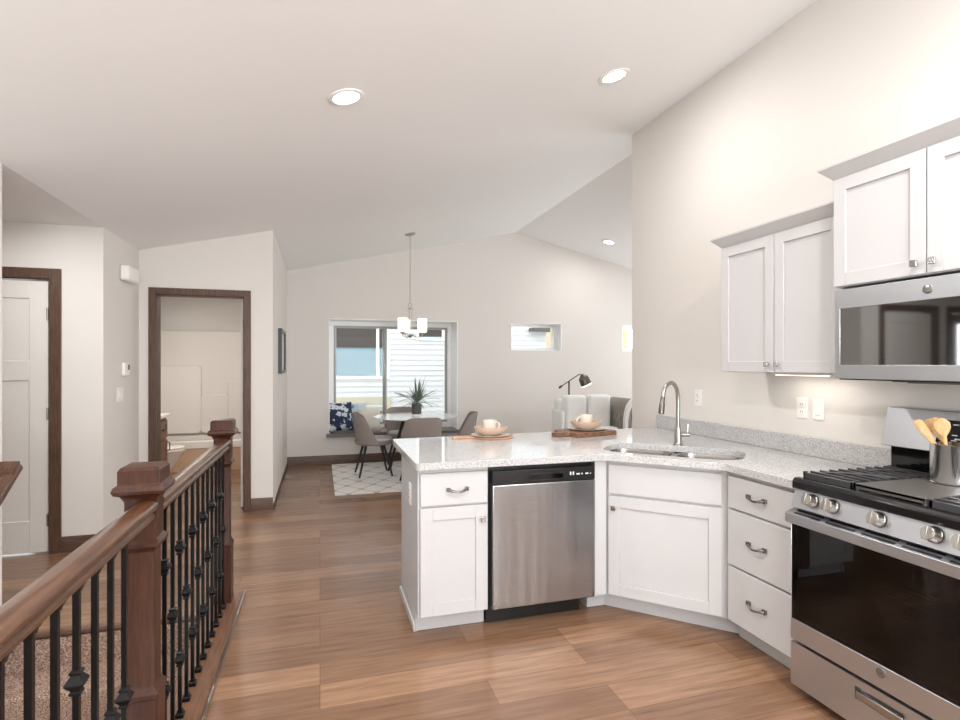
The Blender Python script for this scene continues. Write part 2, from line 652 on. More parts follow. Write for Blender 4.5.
# windows of the far wall
def window_unit(name, x0, x1, z0, z1, y, fw, slider=True, depth=0.07, grey=True):
    b = MB()
    for bx in ((x0, x1, z1 - fw, z1), (x0, x1, z0, z0 + fw), (x0, x0 + fw, z0 + fw, z1 - fw), (x1 - fw, x1, z0 + fw, z1 - fw)):
        b.box(bx[0], bx[1], y, y + depth, bx[2], bx[3])
    o = struct(b.build(name, M['vinyl_white'], bevel=0.004))
    xs = [(x0 + fw, x1 - fw)]
    if slider:
        xm = x0 + (x1 - x0) * 0.44
        xs = [(x0 + fw, xm + .03), (xm - .03, x1 - fw)]
    for k, (a, c) in enumerate(xs):
        yy = y + 0.012 + 0.026 * k
        sw = 0.035 if slider else 0.02
        b = MB()
        za, zb = z0 + fw, z1 - fw
        b.box(a, c, yy, yy + .024, zb - sw, zb)
        b.box(a, c, yy, yy + .024, za, za + sw)
        b.box(a, a + sw, yy, yy + .024, za + sw, zb - sw)
        b.box(c - sw, c, yy, yy + .024, za + sw, zb - sw)
        s_ = b.build('window_sash', M['vinyl_grey'] if grey else M['vinyl_white'], o)
        b = MB()
        b.box(a + sw, c - sw, yy + .010, yy + .014, za + sw, zb - sw)
        b.build('window_glass', M['glass'], s_)
    return o


window_unit('window_1', 0.122, 2.023, 0.43, 2.081, 8.47, 0.075)
window_unit('window_2', 2.882, 3.753, 1.637, 2.081, 8.26, 0.035, slider=False, grey=False)
window_unit('window_3', 4.862, 5.698, 1.637, 2.081, 8.26, 0.035, slider=False, grey=False)


def jamb_liner(name, x0, x1, z0, z1, y0, y1):
    b = MB()
    t = 0.012
    b.box(x0 - .0, x0 + t, y0, y1, z0, z1)
    b.box(x1 - t, x1, y0, y1, z0, z1)
    b.box(x0, x1, y0, y1, z1 - t, z1)
    return struct(b.build(name, M['vinyl_white']))


jamb_liner('trim_1', 0.121, 2.024, 0.43, 2.082, 8.098, 8.47)
jamb_liner('trim_2', 2.881, 3.754, 1.637, 2.082, 8.098, 8.26)
jamb_liner('trim_3', 4.861, 5.699, 1.637, 2.082, 8.098, 8.26)
b = MB(); b.box(2.882, 3.753, 8.098, 8.26, 1.636, 1.645)
struct(b.build('trim_4', M['vinyl_white']))
b = MB(); b.box(4.862, 5.698, 8.098, 8.26, 1.636, 1.645)
struct(b.build('trim_5', M['vinyl_white']))
b = MB(); b.box(0.085, 2.06, 8.00, 8.47, 0.385, 0.43)
struct(b.build('trim_6', M['ledge'], bevel=0.004))


# stained baseboards and door casings
def baseboard(name, a, c, inward, h=0.12, t=0.014):
    """a, c = (x, y) ends on the wall face; inward = unit normal into the room"""
    b = MB()
    prof = [(0, 0), (t, 0), (t, h - .02), (t * .6, h - .006), (t * .4, h), (0, h)]
    b.extrude(prof, (a[0], a[1], 0), (c[0], c[1], 0), (inward[0], inward[1], 0))
    return struct(b.build(name, M['trim_wood_h'], smooth=True))


baseboard('baseboard_far', (-0.443, 8.10), (6.4, 8.10), (0, -1))
baseboard('baseboard_picture', (-0.443, 5.70), (-0.443, 8.10), (1, 0), h=.045)
baseboard('baseboard_bath', (-0.643, 5.70), (-0.443, 5.70), (0, -1))
baseboard('baseboard_corner', (-0.443, 5.686), (-0.443, 5.70), (1, 0), h=.045)
baseboard('baseboard_bath_left', (-1.6, 5.70), (-1.52, 5.70), (0, -1))
baseboard('baseboard_side', (-1.6, 4.84), (-1.6, 5.70), (1, 0))
baseboard('baseboard_entry', (-1.877, 4.84), (-1.6, 4.84), (0, -1))
baseboard('baseboard_living_front', (2.74, 4.20), (6.4, 4.20), (0, 1))
baseboard('baseboard_kitchen_end', (2.62, 4.20), (2.74, 4.20), (0, 1))


def casing(name, x0, x1, z1, y, w=0.075, t=0.018):
    b = MB()
    b.box(x0 - w, x0, y - t, y, 0, z1 + w)
    b.box(x1, x1 + w, y - t, y, 0, z1 + w)
    b.box(x0, x1, y - t, y, z1, z1 + w)
    b.box(x0, x0 + .008, y, y + .12, 0, z1)
    b.box(x1 - .008, x1, y, y + .12, 0, z1)
    b.box(x0 + .008, x1 - .008, y, y + .12, z1 - .008, z1)
    return struct(b.build(name, M['trim_wood'], bevel=0.003))


casing('trim_7', -1.458, -0.705, 2.072, 5.70, w=0.062)
casing('trim_8', -2.76, -1.947, 2.065, 4.84)
casing('trim_9', -3.95, -3.05, 2.065, 4.84)


# panelled entry-side door with hinges (front at y=4.86)
def shaker(b, u0, u1, z0, z1, f, t, rail=0.06, rec=0.009, T=None, ax='Y', panels=None):
    """slab + raised frame. ax 'Y': faces -Y at y=f; u is x."""
    def bx(a, c, e0, e1, p, q):
        if ax == 'Y':
            b.box(a, c, e0, e1, p, q, T)
        else:
            b.box(e0, e1, a, c, p, q, T)
    bx(u0, u1, f + rec, f + t, z0, z1)
    bx(u0, u0 + rail, f, f + rec, z0, z1)
    bx(u1 - rail, u1, f, f + rec, z0, z1)
    bx(u0 + rail, u1 - rail, f, f + rec, z1 - rail, z1)
    bx(u0 + rail, u1 - rail, f, f + rec, z0, z0 + rail)


def panel_door(name, x0, x1, z1, y):
    b = MB()
    b.box(x0, x1, y + .01, y + .038, 0.012, z1)
    st = 0.12
    zz = [(0.012, .25), (1.30, 1.45), (z1 - .13, z1)]
    for a, c in ((x0, x0 + st), (x1 - st, x1)):
        b.box(a, c, y, y + .01, 0.012, z1)
    for a, c in zz:
        b.box(x0 + st, x1 - st, y, y + .01, a, c)
    xm = (x0 + x1) / 2
    b.box(xm - .05, xm + .05, y, y + .01, .25, 1.30)
    o = b.build(name, M['door_white'], bevel=0.003)
    for z in (0.25, 1.05, 1.80):
        h = MB()
        h.tube([(x1 - .0, y - .008, z - .045), (x1 - .0, y - .008, z + .045)], 0.007, 8)
        h.build('hinge', M['nickel_dark'], o)
    return struct(o)


panel_door('door_1', -2.742, -1.965, 2.045, 4.855)
# glazed front door further along the same wall
b = MB()
b.box(-3.93, -3.80, 4.86, 4.90, 0.01, 2.05)
b.box(-3.20, -3.07, 4.86, 4.90, 0.01, 2.05)
b.box(-3.80, -3.20, 4.86, 4.90, 0.01, 0.55)
b.box(-3.80, -3.20, 4.86, 4.90, 1.93, 2.05)
b.box(-3.515, -3.485, 4.865, 4.895, 0.55, 1.93)
b.box(-3.80, -3.20, 4.865, 4.895, 1.22, 1.25)
o = struct(b.build('door_2', M['trim_wood']))
b = MB(); b.box(-3.80, -3.20, 4.878, 4.882, 0.55, 1.93)
b.build('door_glass', M['glass'], o)
# bathroom door folded open against the right jamb
b = MB(); b.box(-0.752, -0.714, 5.835, 6.50, 0.012, 2.035)
o = struct(b.build('door_3', M['door_white'], bevel=0.003))
for z in (0.28, 1.10, 1.82):
    h = MB(); h.tube([(-0.724, 5.828, z - .045), (-0.724, 5.828, z + .045)], 0.007, 8)
    h.build('hinge', M['nickel_dark'], o)
h = MB(); h.lathe([(.012, 0), (.012, .03), (.026, .04), (.028, .06), (.018, .07)], T=Matrix.Translation((-.752, 6.43, .98)) @ Matrix.Rotation(-PI / 2, 4, 'Y'), n=16)
h.build('door_knob', M['nickel'], o, smooth=True)

# ------------------------------------------------------------------ stairs and railing
st = thing('carpeted_staircase', 'beige carpeted stairs going down behind the wooden railing', 'stairs', (-1.1, 3.43, 0), world=True)
TR, RI = 0.27, 0.19
for k in range(11):
    y1 = 3.43 - k * TR
    z1 = -(k + 1) * RI
    b = MB()
    # tread with its rounded nose, then the riser below it
    b.box(-1.598, -0.618, y1 - TR - .015, y1, z1 - .20, z1)
    b.build('stair_tread', M['carpet'], st, bevel=0.02, seg=3)
b = MB(); b.box(-1.598, -0.602, 3.405, 3.428, -RI + .001, -0.03)
b.build('stair_riser', M['carpet'], st)
b = MB()
b.extrude([(0.001, -.028), (.03, -.024), (.036, -.012), (.03, 0.002), (.001, 0.002)], (-1.598, 3.43, 0.001), (-0.602, 3.43, 0.001), (0, -1, 0))
o = b.build('stair_nosing', M['rail'], st, smooth=True)
o['label'] = 'wooden nosing at the stair head'

rl = thing('stair_railing', 'dark wooden railing with black iron balusters guarding the stairs', 'railing', (-0.53, 3.5, 0), world=True)
b = MB(); b.box(-0.615, -0.445, 0.30, 3.62, 0.0, 0.03)
b.build('shoe_rail', M['curb'], rl, bevel=0.005)
b = MB(); b.box(-0.445, -0.437, 0.30, 3.62, 0.0, 0.036)
o = b.build('edge_strip', M['nickel'], rl)
o['label'] = 'pale metal edge strip along the floor'


def newel(yc):
    b = MB()
    b.squares([(.049, 0.03), (.049, .352), (.052, .356), (.052, .370), (.046, .378), (.0385, .394), (.0385, .822), (.046, .830),
               (.056, .842), (.056, .852), (.050, .860), (.045, .866), (.045, .985), (.050, .995), (.056, 1.005), (.070, 1.012), (.074, 1.023),
               (.070, 1.036), (.060, 1.042), (.060, 1.085), (.052, 1.096), (0.004, 1.102)], (-0.547, yc, 0))
    return b.build('newel_post', M['newel'], rl, bevel=0.0025)


newel(2.006); newel(3.506); newel(0.40)
hp = [(-.024, -.055), (.024, -.055), (.026, -.044), (.019, -.038), (.027, -.030), (.032, -.020), (.031, -.010), (.024, -.002), (.010, 0.002),
      (-.010, 0.002), (-.024, -.002), (-.031, -.010), (-.032, -.020), (-.027, -.030), (-.019, -.038), (-.026, -.044)]
for y0, y1 in ((0.43, 1.97), (2.045, 3.47)):
    b = MB()
    b.extrude(hp, (-0.53, y0, 0.985), (-0.53, y1, 0.985), (1, 0, 0))
    b.build('handrail', M['rail'], rl, smooth=True, ang=50)

q = .0066


def knuckle_prof(z):
    return [(q, z - .030), (.012, z - .026), (.012, z - .020), (.009, z - .018), (.017, z - .006), (.020, z), (.017, z + .006), (.009, z + .018),
            (.012, z + .020), (.012, z + .026), (q, z + .030)]


def baluster(y, kn, first={}):
    """one bar; its knuckles, foot and top collar are pieces of their own"""
    key = kn
    if key not in first:
        b = MB(); b.box(-.53 - q, -.53 + q, -q, q, 0.03, 0.932)
        bar = b.build('baluster', M['black_metal'], None)
        bar.location = (-0, y, 0)
        bar.parent = rl
        # the mesh is kept in local coordinates
        for v_ in bar.data.vertices:
            v_.co.x += 0.53
        bar.location = (0, y - 3.5, 0)
        for z in {1: (0.48,), 2: (0.70, 0.26)}[kn]:
            b = MB(); b.squares(knuckle_prof(z))
            k_ = b.build('knuckle', M['black_metal'], None, bevel=0.0012); k_.parent = bar
        b = MB(); b.squares([(.015, .031), (.015, .045), (.011, .050), (.009, .060)])
        k_ = b.build('foot_collar', M['black_metal'], None); k_.parent = bar
        b = MB(); b.squares([(.009, .905), (.011, .914), (.015, .920), (.015, .930)])
        k_ = b.build('top_collar', M['black_metal'], None); k_.parent = bar
        first[key] = bar
        return bar
    return copy_tree(first[key], loc=(0, y - 3.5, 0))


for k in range(12):
    baluster(2.175 + .1105 * k, 1 if k % 2 == 1 else 2)
near = {0: 1, 1: 1, 2: 1, 3: 2, 4: 1, 5: 1, 6: 1, 7: 2}
for k in range(11):
    baluster(1.76 - .105 * k, near.get(k, 1))

# wall handrail beside the stairs, its end returned to the wall with a mitre
b = MB()
sl = RI / TR
p_top = Vector((-1.52, 3.36, 0.905))
prof2 = [(-.022, -.045), (.022, -.045), (.030, -.030), (.030, -.012), (.022, 0), (-.022, 0), (-.030, -.012), (-.030, -.030)]
dwn = Vector((0, -1, -sl)).normalized()
upn = Vector((0, -sl, 1)).normalized()
b.extrude(prof2, p_top + Vector((0, .03, 0)), p_top + dwn * 2.6, (1, 0, 0), upn)
b.extrude(prof2, (-1.6, 3.36, .905), (-1.495, 3.36, .905), (0, 1, sl), (0, 0, 1))
o = b.build('wall_handrail', M['rail'], smooth=True, ang=50)
tag(o, 'short sloping wooden wall handrail at the left edge beside the stairs', 'handrail')

# ------------------------------------------------------------------ bathroom
tb = thing('bathtub', 'white tub and shower surround seen through the bathroom doorway', 'bathtub', (-1.4, 8.4, 0), world=True)
b = MB()
b.box(-2.29, -0.57, 8.00, 8.10, .30, .40); b.box(-2.29, -0.57, 8.78, 8.87, .30, .40)
b.box(-2.29, -2.15, 8.10, 8.78, .30, .40); b.box(-0.70, -0.57, 8.10, 8.78, .30, .40)
b.box(-2.15, -0.70, 8.10, 8.78, .12, .16)
b.build('tub_rim', M['bath_white'], tb, bevel=0.01)
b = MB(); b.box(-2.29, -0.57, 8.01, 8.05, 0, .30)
o = b.build('apron', M['apron_reflection'], tb); o['label'] = 'front apron of the tub with the floor reflection coloured in tan'
b = MB()
b.box(-2.29, -0.57, 8.83, 8.87, .40, 1.91)
b.box(-2.29, -2.25, 8.02, 8.83, .40, 1.91)
b.box(-0.61, -0.57, 8.02, 8.83, .40, 1.91)
b.build('surround', M['bath_white'], tb, bevel=0.008)
b = MB()
# raised shelves moulded into the back panel
def rr(x0, x1, z0, z1, r=0.05, n=5):
    out = []
    for cx_, cz_, a0 in ((x1 - r, z0 + r, -PI / 2), (x1 - r, z1 - r, 0), (x0 + r, z1 - r, PI / 2), (x0 + r, z0 + r, PI)):
        for i in range(n + 1):
            a = a0 + PI / 2 * i / n
            out.append((cx_ + r * math.cos(a), cz_ + r * math.sin(a)))
    return out


for (x0, x1, z0, z1) in ((-2.24, -1.66, .42, 1.40), (-1.66, -1.30, .42, 0.98), (-1.30, -0.63, .42, 1.18)):
    p = rr(x0, x1, z0, z1)
    b.rings([[(x, 8.83, z) for x, z in p], [(x, 8.74, z) for x, z in p], ])
b.build('shelf_panel', M['bath_white'], tb, bevel=0.012)

tl = thing('toilet', 'white toilet with closed lid beyond the bathroom doorway', 'toilet', (-2.3, 7.3, 0), 0, world=False)
b = MB(); b.box(0.02, .20, -.22, .22, .38, .76); b.box(.0, .21, -.23, .23, .76, .79)
b.build('tank', M['porcelain'], tl, bevel=0.012)
def oval(cx_, cy_, a, c, z, n=28):
    return [(cx_ + a * math.cos(2 * PI * i / n), cy_ + c * math.sin(2 * PI * i / n), z) for i in range(n)]
b = MB(); b.rings([oval(.36, 0, .20, .13, 0), oval(.37, 0, .19, .11, .12), oval(.42, 0, .24, .15, .26), oval(.46, 0, .28, .19, .38)])
b.build('bowl', M['porcelain'], tl, smooth=True)
b = MB(); b.rings([oval(.46, 0, .285, .195, .382), oval(.46, 0, .29, .20, .40), oval(.46, 0, .285, .195, .41)])
b.build('seat', M['porcelain'], tl, smooth=True)
b = MB(); b.rings([oval(.46, 0, .28, .19, .413), oval(.46, 0, .285, .195, .43), oval(.46, 0, .26, .175, .44)])
b.build('lid', M['porcelain'], tl, smooth=True)

vn = thing('bathroom_vanity', 'brown wooden vanity with white top inside the bathroom doorway', 'cabinet', (-1.98, 6.45, 0), world=True)
b = MB(); b.box(-2.29, -1.68, 5.95, 6.95, .09, .83); b.box(-2.29, -1.74, 5.97, 6.93, 0, .09)
b.build('body', M['vanity'], vn)
for y0, y1, z0, z1, k in ((6.50, 6.93, .60, .80, 'drawer'), (6.50, 6.93, .12, .57, 'door'), (5.97, 6.46, .12, .80, 'door')):
    b = MB(); shaker(b, y0, y1, z0, z1, 0, -.02, 0.05, -.006, T=Matrix.Translation((-1.66, 0, 0)), ax='X')
    d_ = b.build(k, M['vanity'], vn)
    b = MB(); ym = (y0 + y1) / 2
    if k == 'drawer':
        b.tube([(-1.655, ym - .05, (z0 + z1) / 2), (-1.63, ym - .045, (z0 + z1) / 2), (-1.63, ym + .045, (z0 + z1) / 2), (-1.655, ym + .05, (z0 + z1) / 2)], .006, 8)
    else:
        b.tube([(-1.655, y1 - .03, .45), (-1.63, y1 - .03, .455), (-1.63, y1 - .03, .54), (-1.655, y1 - .03, .545)], .006, 8)
    b.build('handle', M['black_metal'], d_)
b = MB(); b.box(-2.295, -1.64, 5.93, 6.97, .831, .865)
b.build('counter', M['bath_white'], vn, bevel=0.004)

# ------------------------------------------------------------------ wall fittings (left part)
cb = thing('door_chime', 'white door chime box high on the narrow wall left of the bathroom', 'door chime', (-1.6, 5.41, 2.19), world=True)
b = MB(); b.box(-1.599, -1.53, 5.19, 5.47, 2.125, 2.255)
b.build('cover', M['plastic_white'], cb, bevel=0.018, seg=3)
b = MB()
for i in range(5):
    b.box(-1.531, -1.528, 5.22 + .045 * i, 5.25 + .045 * i, 2.15, 2.23)
b.build('grille', M['plastic_white'], cb)
tm = thing('thermostat', 'white thermostat with a dark display on the narrow wall', 'thermostat', (-1.6, 5.36, 1.38), world=True)
b = MB(); b.box(-1.599, -1.572, 5.23, 5.36, 1.325, 1.435); b.build('case', M['plastic_white'], tm, bevel=0.006)
b = MB(); b.box(-1.573, -1.570, 5.31, 5.345, 1.375, 1.42); b.build('display', M['black_plastic'], tm)
ls = thing('light_switch', 'white double light switch below the thermostat', 'light switch', (-1.6, 5.20, 1.17), world=True)
b = MB(); b.box(-1.599, -1.593, 5.12, 5.27, 1.11, 1.23); b.build('switch_plate', M['plastic_white'], ls, bevel=0.003)
for yy in (5.165, 5.225):
    b = MB(); b.box(-1.594, -1.588, yy - .016, yy + .016, 1.14, 1.20); b.build('rocker', M['plastic_white'], ls, bevel=0.003)

pf = thing('framed_picture', 'black framed picture on the wall past the bathroom', 'picture', (-0.443, 6.7, 1.55), world=True)
b = MB()
x0, x1 = -0.442, -0.402
b.box(x0, x1, 6.38, 6.42, 1.32, 1.82); b.box(x0, x1, 7.06, 7.10, 1.32, 1.82)
b.box(x0, x1, 6.42, 7.06, 1.32, 1.355); b.box(x0, x1, 6.42, 7.06, 1.785, 1.82)
b.build('frame', M['black_plastic'], pf)
b = MB(); b.box(-0.441, -0.425, 6.42, 7.06, 1.355, 1.785); b.build('print', M['picture'], pf)

# ------------------------------------------------------------------ base cabinets
R2 = math.sqrt(0.5)


def pull(parent, T):
    """arched chrome pull; local frame: x along, -y outward"""
    b = MB()
    pts = []
    for i in range(13):
        a = i / 12
        x = -.05 + .10 * a
        pts.append((x, -.006 - .024 * math.sin(PI * a) ** .6, -.010 * math.sin(PI * a)))
    b.tube([T @ Vector(p) for p in pts], [.0075 if i in (0, 1, 2, 10, 11, 12) else .0055 for i in range(13)], 8)
    for x in (-.05, .05):
        b.box(x - .010, x + .010, -.014, -.0005, -.010, .010, T)
    return b.build('pull_handle', M['pull'], parent, smooth=True)


def knob(parent, T):
    b = MB()
    b.box(-.005, .005, -.016, -.0005, -.005, .005, T)
    b.box(-.0135, .0135, -.026, -.016, -.0135, .0135, T)
    return b.build('knob', M['chrome'], parent, bevel=0.002)


def frontT(o, dirx):
    """matrix: local x along dirx (horizontal unit), local -y outward, z up; dirx rotated so that outward = dirx rotated -90deg"""
    a = math.atan2(dirx[1], dirx[0])
    return Matrix.Translation(o) @ Matrix.Rotation(a, 4, 'Z')


# A: peninsula end cabinet, faces -Y at y=2.79
ca = thing('end_cabinet', 'white base cabinet at the free end of the peninsula, left of the dishwasher', 'cabinet', (0.69, 3.1, 0), world=True)
b = MB(); b.box(0.493, 0.868, 2.81, 3.37, .10, .874); b.box(0.493, 0.868, 2.885, 3.37, 0, .10)
b.build('body', M['white'], ca)
b = MB(); b.box(0.486, 0.4925, 2.805, 3.388, 0.10, .874); b.box(0.486, 0.4925, 2.872, 3.388, 0, .10)
b.build('end_panel', M['panel_white'], ca, bevel=0.002)
b = MB(); b.box(0.475, 0.4855, 2.872, 3.392, 0.0, .045)
b.build('base_strip', M['white'], ca, bevel=0.003)
b = MB(); b.box(0.493, 0.868, 3.371, 3.388, 0, .874)
b.build('back_panel', M['panel_white'], ca)
b = MB(); b.box(0.498, 0.862, 2.79, 2.809, .682, .852)
d_ = b.build('drawer', M['white'], ca, bevel=0.003)
pull(d_, frontT((0.695, 2.79, .764), (1, 0)))
b = MB(); shaker(b, 0.498, 0.862, .108, .672, 2.79, .019, .066)
d_ = b.build('door', M['white'], ca, bevel=0.0015)
knob(d_, frontT((0.833, 2.79, .600), (1, 0)))
# outlet on the end panel
ol = thing('end_outlet', 'small white outlet on the side panel of the peninsula', 'outlet', (0.4855, 3.06, .70), world=True)


def outlet_parts(ol, T):
    b = MB(); b.box(-.036, .036, -.006, -.0003, -.058, .058, T); b.build('cover_plate', M['plastic_white'], ol, bevel=0.002)
    for z in (-.021, .021):
        b = MB(); b.box(-.016, .016, -.0085, -.006, z - .015, z + .015, T); s_ = b.build('socket', M['plastic_white'], ol, bevel=0.002)
        b = MB()
        for x in (-.006, .006):
            b.box(x - .0012, x + .0012, -.0092, -.0085, z - .005, z + .006, T)
        b.build('slot', M['black_plastic'], s_)


outlet_parts(ol, frontT((0.4855, 3.03, .70), (0, -1)))

# dishwasher
dw = thing('dishwasher', 'stainless steel dishwasher with black control strip', 'dishwasher', (1.18, 3.1, 0), world=True)
b = MB(); b.box(0.872, 1.496, 2.83, 3.40, .10, .870)
b.build('tub_body', M['black_plastic'], dw)
b = MB(); b.box(0.885, 1.490, 2.775, 2.829, .105, .772)
b.build('door', M['steel_dw'], dw, bevel=0.006, seg=3)
b = MB()
b.box(0.885, 1.490, 2.770, 2.829, .775, .848)
# pocket handle: raised lip around a recess
for (a, c, e, f_) in ((1.09, 1.30, .818, .826), (1.09, 1.30, .786, .792), (1.09, 1.098, .792, .818), (1.292, 1.30, .792, .818)):
    b.box(a, c, 2.762, 2.770, e, f_)
b.build('control_panel', M['black_plastic'], dw, bevel=0.003)
b = MB(); b.box(1.10, 1.29, 2.7685, 2.7705, .793, .817)
o = b.build('handle_recess', M['black_gloss'], dw)
b = MB()
for x, w_, h_ in ((1.335, .008, .018), (1.352, .008, .018), (1.375, .02, .008), (1.405, .008, .008), (1.43, .018, .008), (1.458, .006, .006)):
    b.box(x, x + w_, 2.7688, 2.7702, .805, .805 + h_)
b.build('button_mark', M['mark'], dw)
b = MB(); b.box(0.875, 1.44, 2.87, 3.0, .0, .10)
b.build('toe_kick', M['black_plastic'], dw)

# B: filler + diagonal corner sink cabinet.  diagonal face from D0 to D1
D0 = Vector((1.572, 2.79, 0)); D1 = Vector((2.010, 2.352, 0))
dd = (D1 - D0).normalized()
inn = Vector((R2, R2, 0))     # into the cabinet
LD = (D1 - D0).length
cs = thing('sink_cabinet', 'white diagonal corner cabinet under the sink', 'cabinet', (1.95, 2.75, 0), world=True)
b = MB()
i1 = inn * .02
poly = [(1.500, 2.812), (D0.x + .004, 2.812), (D1.x + .022, D1.y + .004), (2.60, D1.y + .004), (2.60, 3.40), (1.500, 3.40)]
# open-topped body so that the bowls can hang in it
def ring_walls(b, poly, z0, z1, t=0.0):
    pass
outer = poly
b.prism(outer, .10, .66)
for i in range(len(outer)):
    a, c = Vector(outer[i] + (0,)), Vector(outer[(i + 1) % len(outer)] + (0,))
    n_ = Vector((-(c - a).y, (c - a).x, 0)).normalized() * .016
    vs_ = [a, c, c + n_, a + n_]
    b.prism([(p.x, p.y) for p in vs_], .66, .874)
b.build('body', M['white'], cs)
b = MB(); b.box(1.500, 1.572, 2.79, 2.811, .105, .874)
b.build('filler_strip', M['white'], cs)
b = MB()
b.prism([(1.500, 2.885), (1.612, 2.885), (2.141, 2.356), (2.30, 2.356), (2.28, 2.40), (1.70, 2.98), (1.500, 2.98)], 0, .10)
b.build('toe_board', M['white'], cs)
TD = frontT(D0, dd)
b = MB(); b.box(.012, LD - .012, 0, .019, .685, .852, TD)
b.build('false_drawer_front', M['white'], cs, bevel=0.003)
b = MB(); shaker(b, .012, LD - .012, .108, .672, 0, .019, .064, T=TD)
d_ = b.build('door', M['white'], cs, bevel=0.0015)
knob(d_, TD @ Matrix.Translation((.045, 0, .607)))

# C: drawer stack, faces -X at x=2.01
cd_ = thing('drawer_cabinet', 'white base cabinet with three drawers left of the range', 'cabinet', (2.3, 2.12, 0), world=True)
b = MB(); b.box(2.032, 2.60, 1.897, 2.354, .10, .874)
b.build('body', M['white'], cd_)
b = MB(); b.box(2.105, 2.20, 1.90, 2.354, 0, .0995)
b.build('toe_board', M['white'], cd_)
for z0, z1 in ((.690, .852), (.400, .680), (.112, .390)):
    b = MB(); b.box(2.01, 2.031, 1.902, 2.328, z0, z1)
    d_ = b.build('drawer', M['white'], cd_, bevel=0.003)
    pull(d_, frontT((2.01, 2.13, (z0 + z1) / 2 + .005), (0, -1)))

# worktop with the sink cut-out
sc_ = Vector((1.985, 2.755, 0))


def rrect(hx, hy, r, n=8):
    out = []
    for sx_, sy_, a0 in ((1, -1, -PI / 2), (1, 1, 0), (-1, 1, PI / 2), (-1, -1, PI)):
        for i in range(n + 1):
            a = a0 + PI / 2 * i / n
            out.append((sx_ * (hx - r) + r * math.cos(a), sy_ * (hy - r) + r * math.sin(a)))
    return out


TS = frontT(sc_, dd)     # local x along the diagonal, +y to the wall
HOLE = rrect(.385, .205, .13)
holeW = [(TS @ Vector((x, y, 0))).to_2d() for x, y in HOLE]
outer = [(.470, 2.755), (1.553, 2.755), (1.985, 2.323), (1.985, 1.892), (2.618, 1.892), (2.618, 3.815), (1.95, 3.80), (.470, 3.72)]
# round the two obtuse front corners a little
def rounded(poly, idx, r=.05, n=5):
    out = []
    for i, p in enumerate(poly):
        if i in idx:
            p = Vector(p); a = Vector(poly[i - 1]); c = Vector(poly[(i + 1) % len(poly)])
            u = (a - p).normalized() * r; w_ = (c - p).normalized() * r
            for k in range(n + 1):
                t = k / n
                q_ = (p + u) * (1 - t) ** 2 + p * 2 * t * (1 - t) + (p + w_) * t ** 2
                out.append((q_.x, q_.y))
        else:
            out.append(tuple(p))
    return out


outer = rounded(outer, (0, 1, 2, 7), .03)
bm = bmesh.new()
vo_ = [bm.verts.new((x, y, .914)) for x, y in outer]
vh_ = [bm.verts.new((p.x, p.y, .914)) for p in holeW]
ed = [bm.edges.new((vo_[i], vo_[(i + 1) % len(vo_)])) for i in range(len(vo_))]
ed += [bm.edges.new((vh_[i], vh_[(i + 1) % len(vh_)])) for i in range(len(vh_))]
bmesh.ops.triangle_fill(bm, use_beauty=True, edges=ed)
geo = bmesh.ops.extrude_face_region(bm, geom=list(bm.faces))
for e in geo['geom']:
    if isinstance(e, bmesh.types.BMVert):
        e.co.z = .876
b = MB(); b.bm = bm
ct = thing('countertop', 'speckled pale grey quartz worktop of the peninsula and sink corner', 'countertop', (1.6, 3.1, .876), world=True)
b.build('slab', M['quartz'], ct, bevel=0.003)
b = MB(); b.box(2.600, 2.6185, 1.892, 3.81, .9145, 1.016)
b.build('backsplash', M['quartz'], ct, bevel=0.002)

# sink: two bowls under the cut-out
sk = thing('kitchen_sink', 'stainless double bowl sink set under the worktop', 'sink', (sc_.x, sc_.y, .875), world=True)
for x0, x1, nm in ((-.390, -.012, 'bowl'), (.012, .390, 'bowl')):
    b = MB()
    cxm, hx = (x0 + x1) / 2, (x1 - x0) / 2
    def rg(hx, hy, r, z):
        return [TS @ Vector((cxm + x, y, z)) for x, y in rrect(hx, hy, r)]
    b.rings([rg(hx + .01, .222, .10, .8755), rg(hx - .004, .206, .095, .8755), rg(hx - .008, .203, .09, .86), rg(hx - .02, .19, .08, .70), rg(hx - .05, .15, .06, .685), rg(.02, .02, .019, .682)], cap=True)
    # the closing faces: keep only the bottom
    o = b.build(nm, M['sink_steel'], sk, smooth=True, ang=60)
    # remove the top cap
    me = o.data
    bm2 = bmesh.new(); bm2.from_mesh(me)
    big = max(bm2.faces, key=lambda f_: f_.calc_center_median().z if len(f_.verts) > 4 else -9)
    bm2.faces.remove(big)
    bm2.to_mesh(me); bm2.free()
    b = MB(); b.lathe([(.0, .001), (.04, .001), (.043, .004), (.0, .0045)], T=TS @ Matrix.Translation((cxm, 0, .683)), n=20)
    b.build('drain', M['chrome'], o, smooth=True)

# faucet
fb = Vector((2.159, 2.936, .915))
fc = thing('kitchen_faucet', 'tall brushed nickel gooseneck faucet behind the sink', 'faucet', fb, world=True)
u = Vector((-.9, -.436, 0)).normalized()
b = MB(); b.lathe([(.030, 0), (.030, .006), (.024, .012), (.022, .05), (.020, .085), (.0165, .11)], c=fb, n=24)
b.build('base', M['nickel'], fc, smooth=True)
pts = [fb + Vector((0, 0, .10)), fb + Vector((0, 0, .20)), fb + Vector((0, 0, .29))]
for i in range(1, 13):
    a = PI * i / 12 * .97
    pts.append(fb + Vector((0, 0, .30)) + u * (.092 - .092 * math.cos(a)) + Vector((0, 0, .092 * math.sin(a))))
b = MB(); b.tube(pts, .0125, 14)
b.build('spout', M['nickel'], fc, smooth=True)
e_ = pts[-1]
dn = (pts[-1] - pts[-2]).normalized()
b = MB(); b.tube([e_, e_ + dn * .035, e_ + dn * .04, e_ + dn * .09, e_ + dn * .105], [.0125, .014, .0165, .018, .016], 14)
o = b.build('spray_head', M['nickel_dark'], fc, smooth=True)
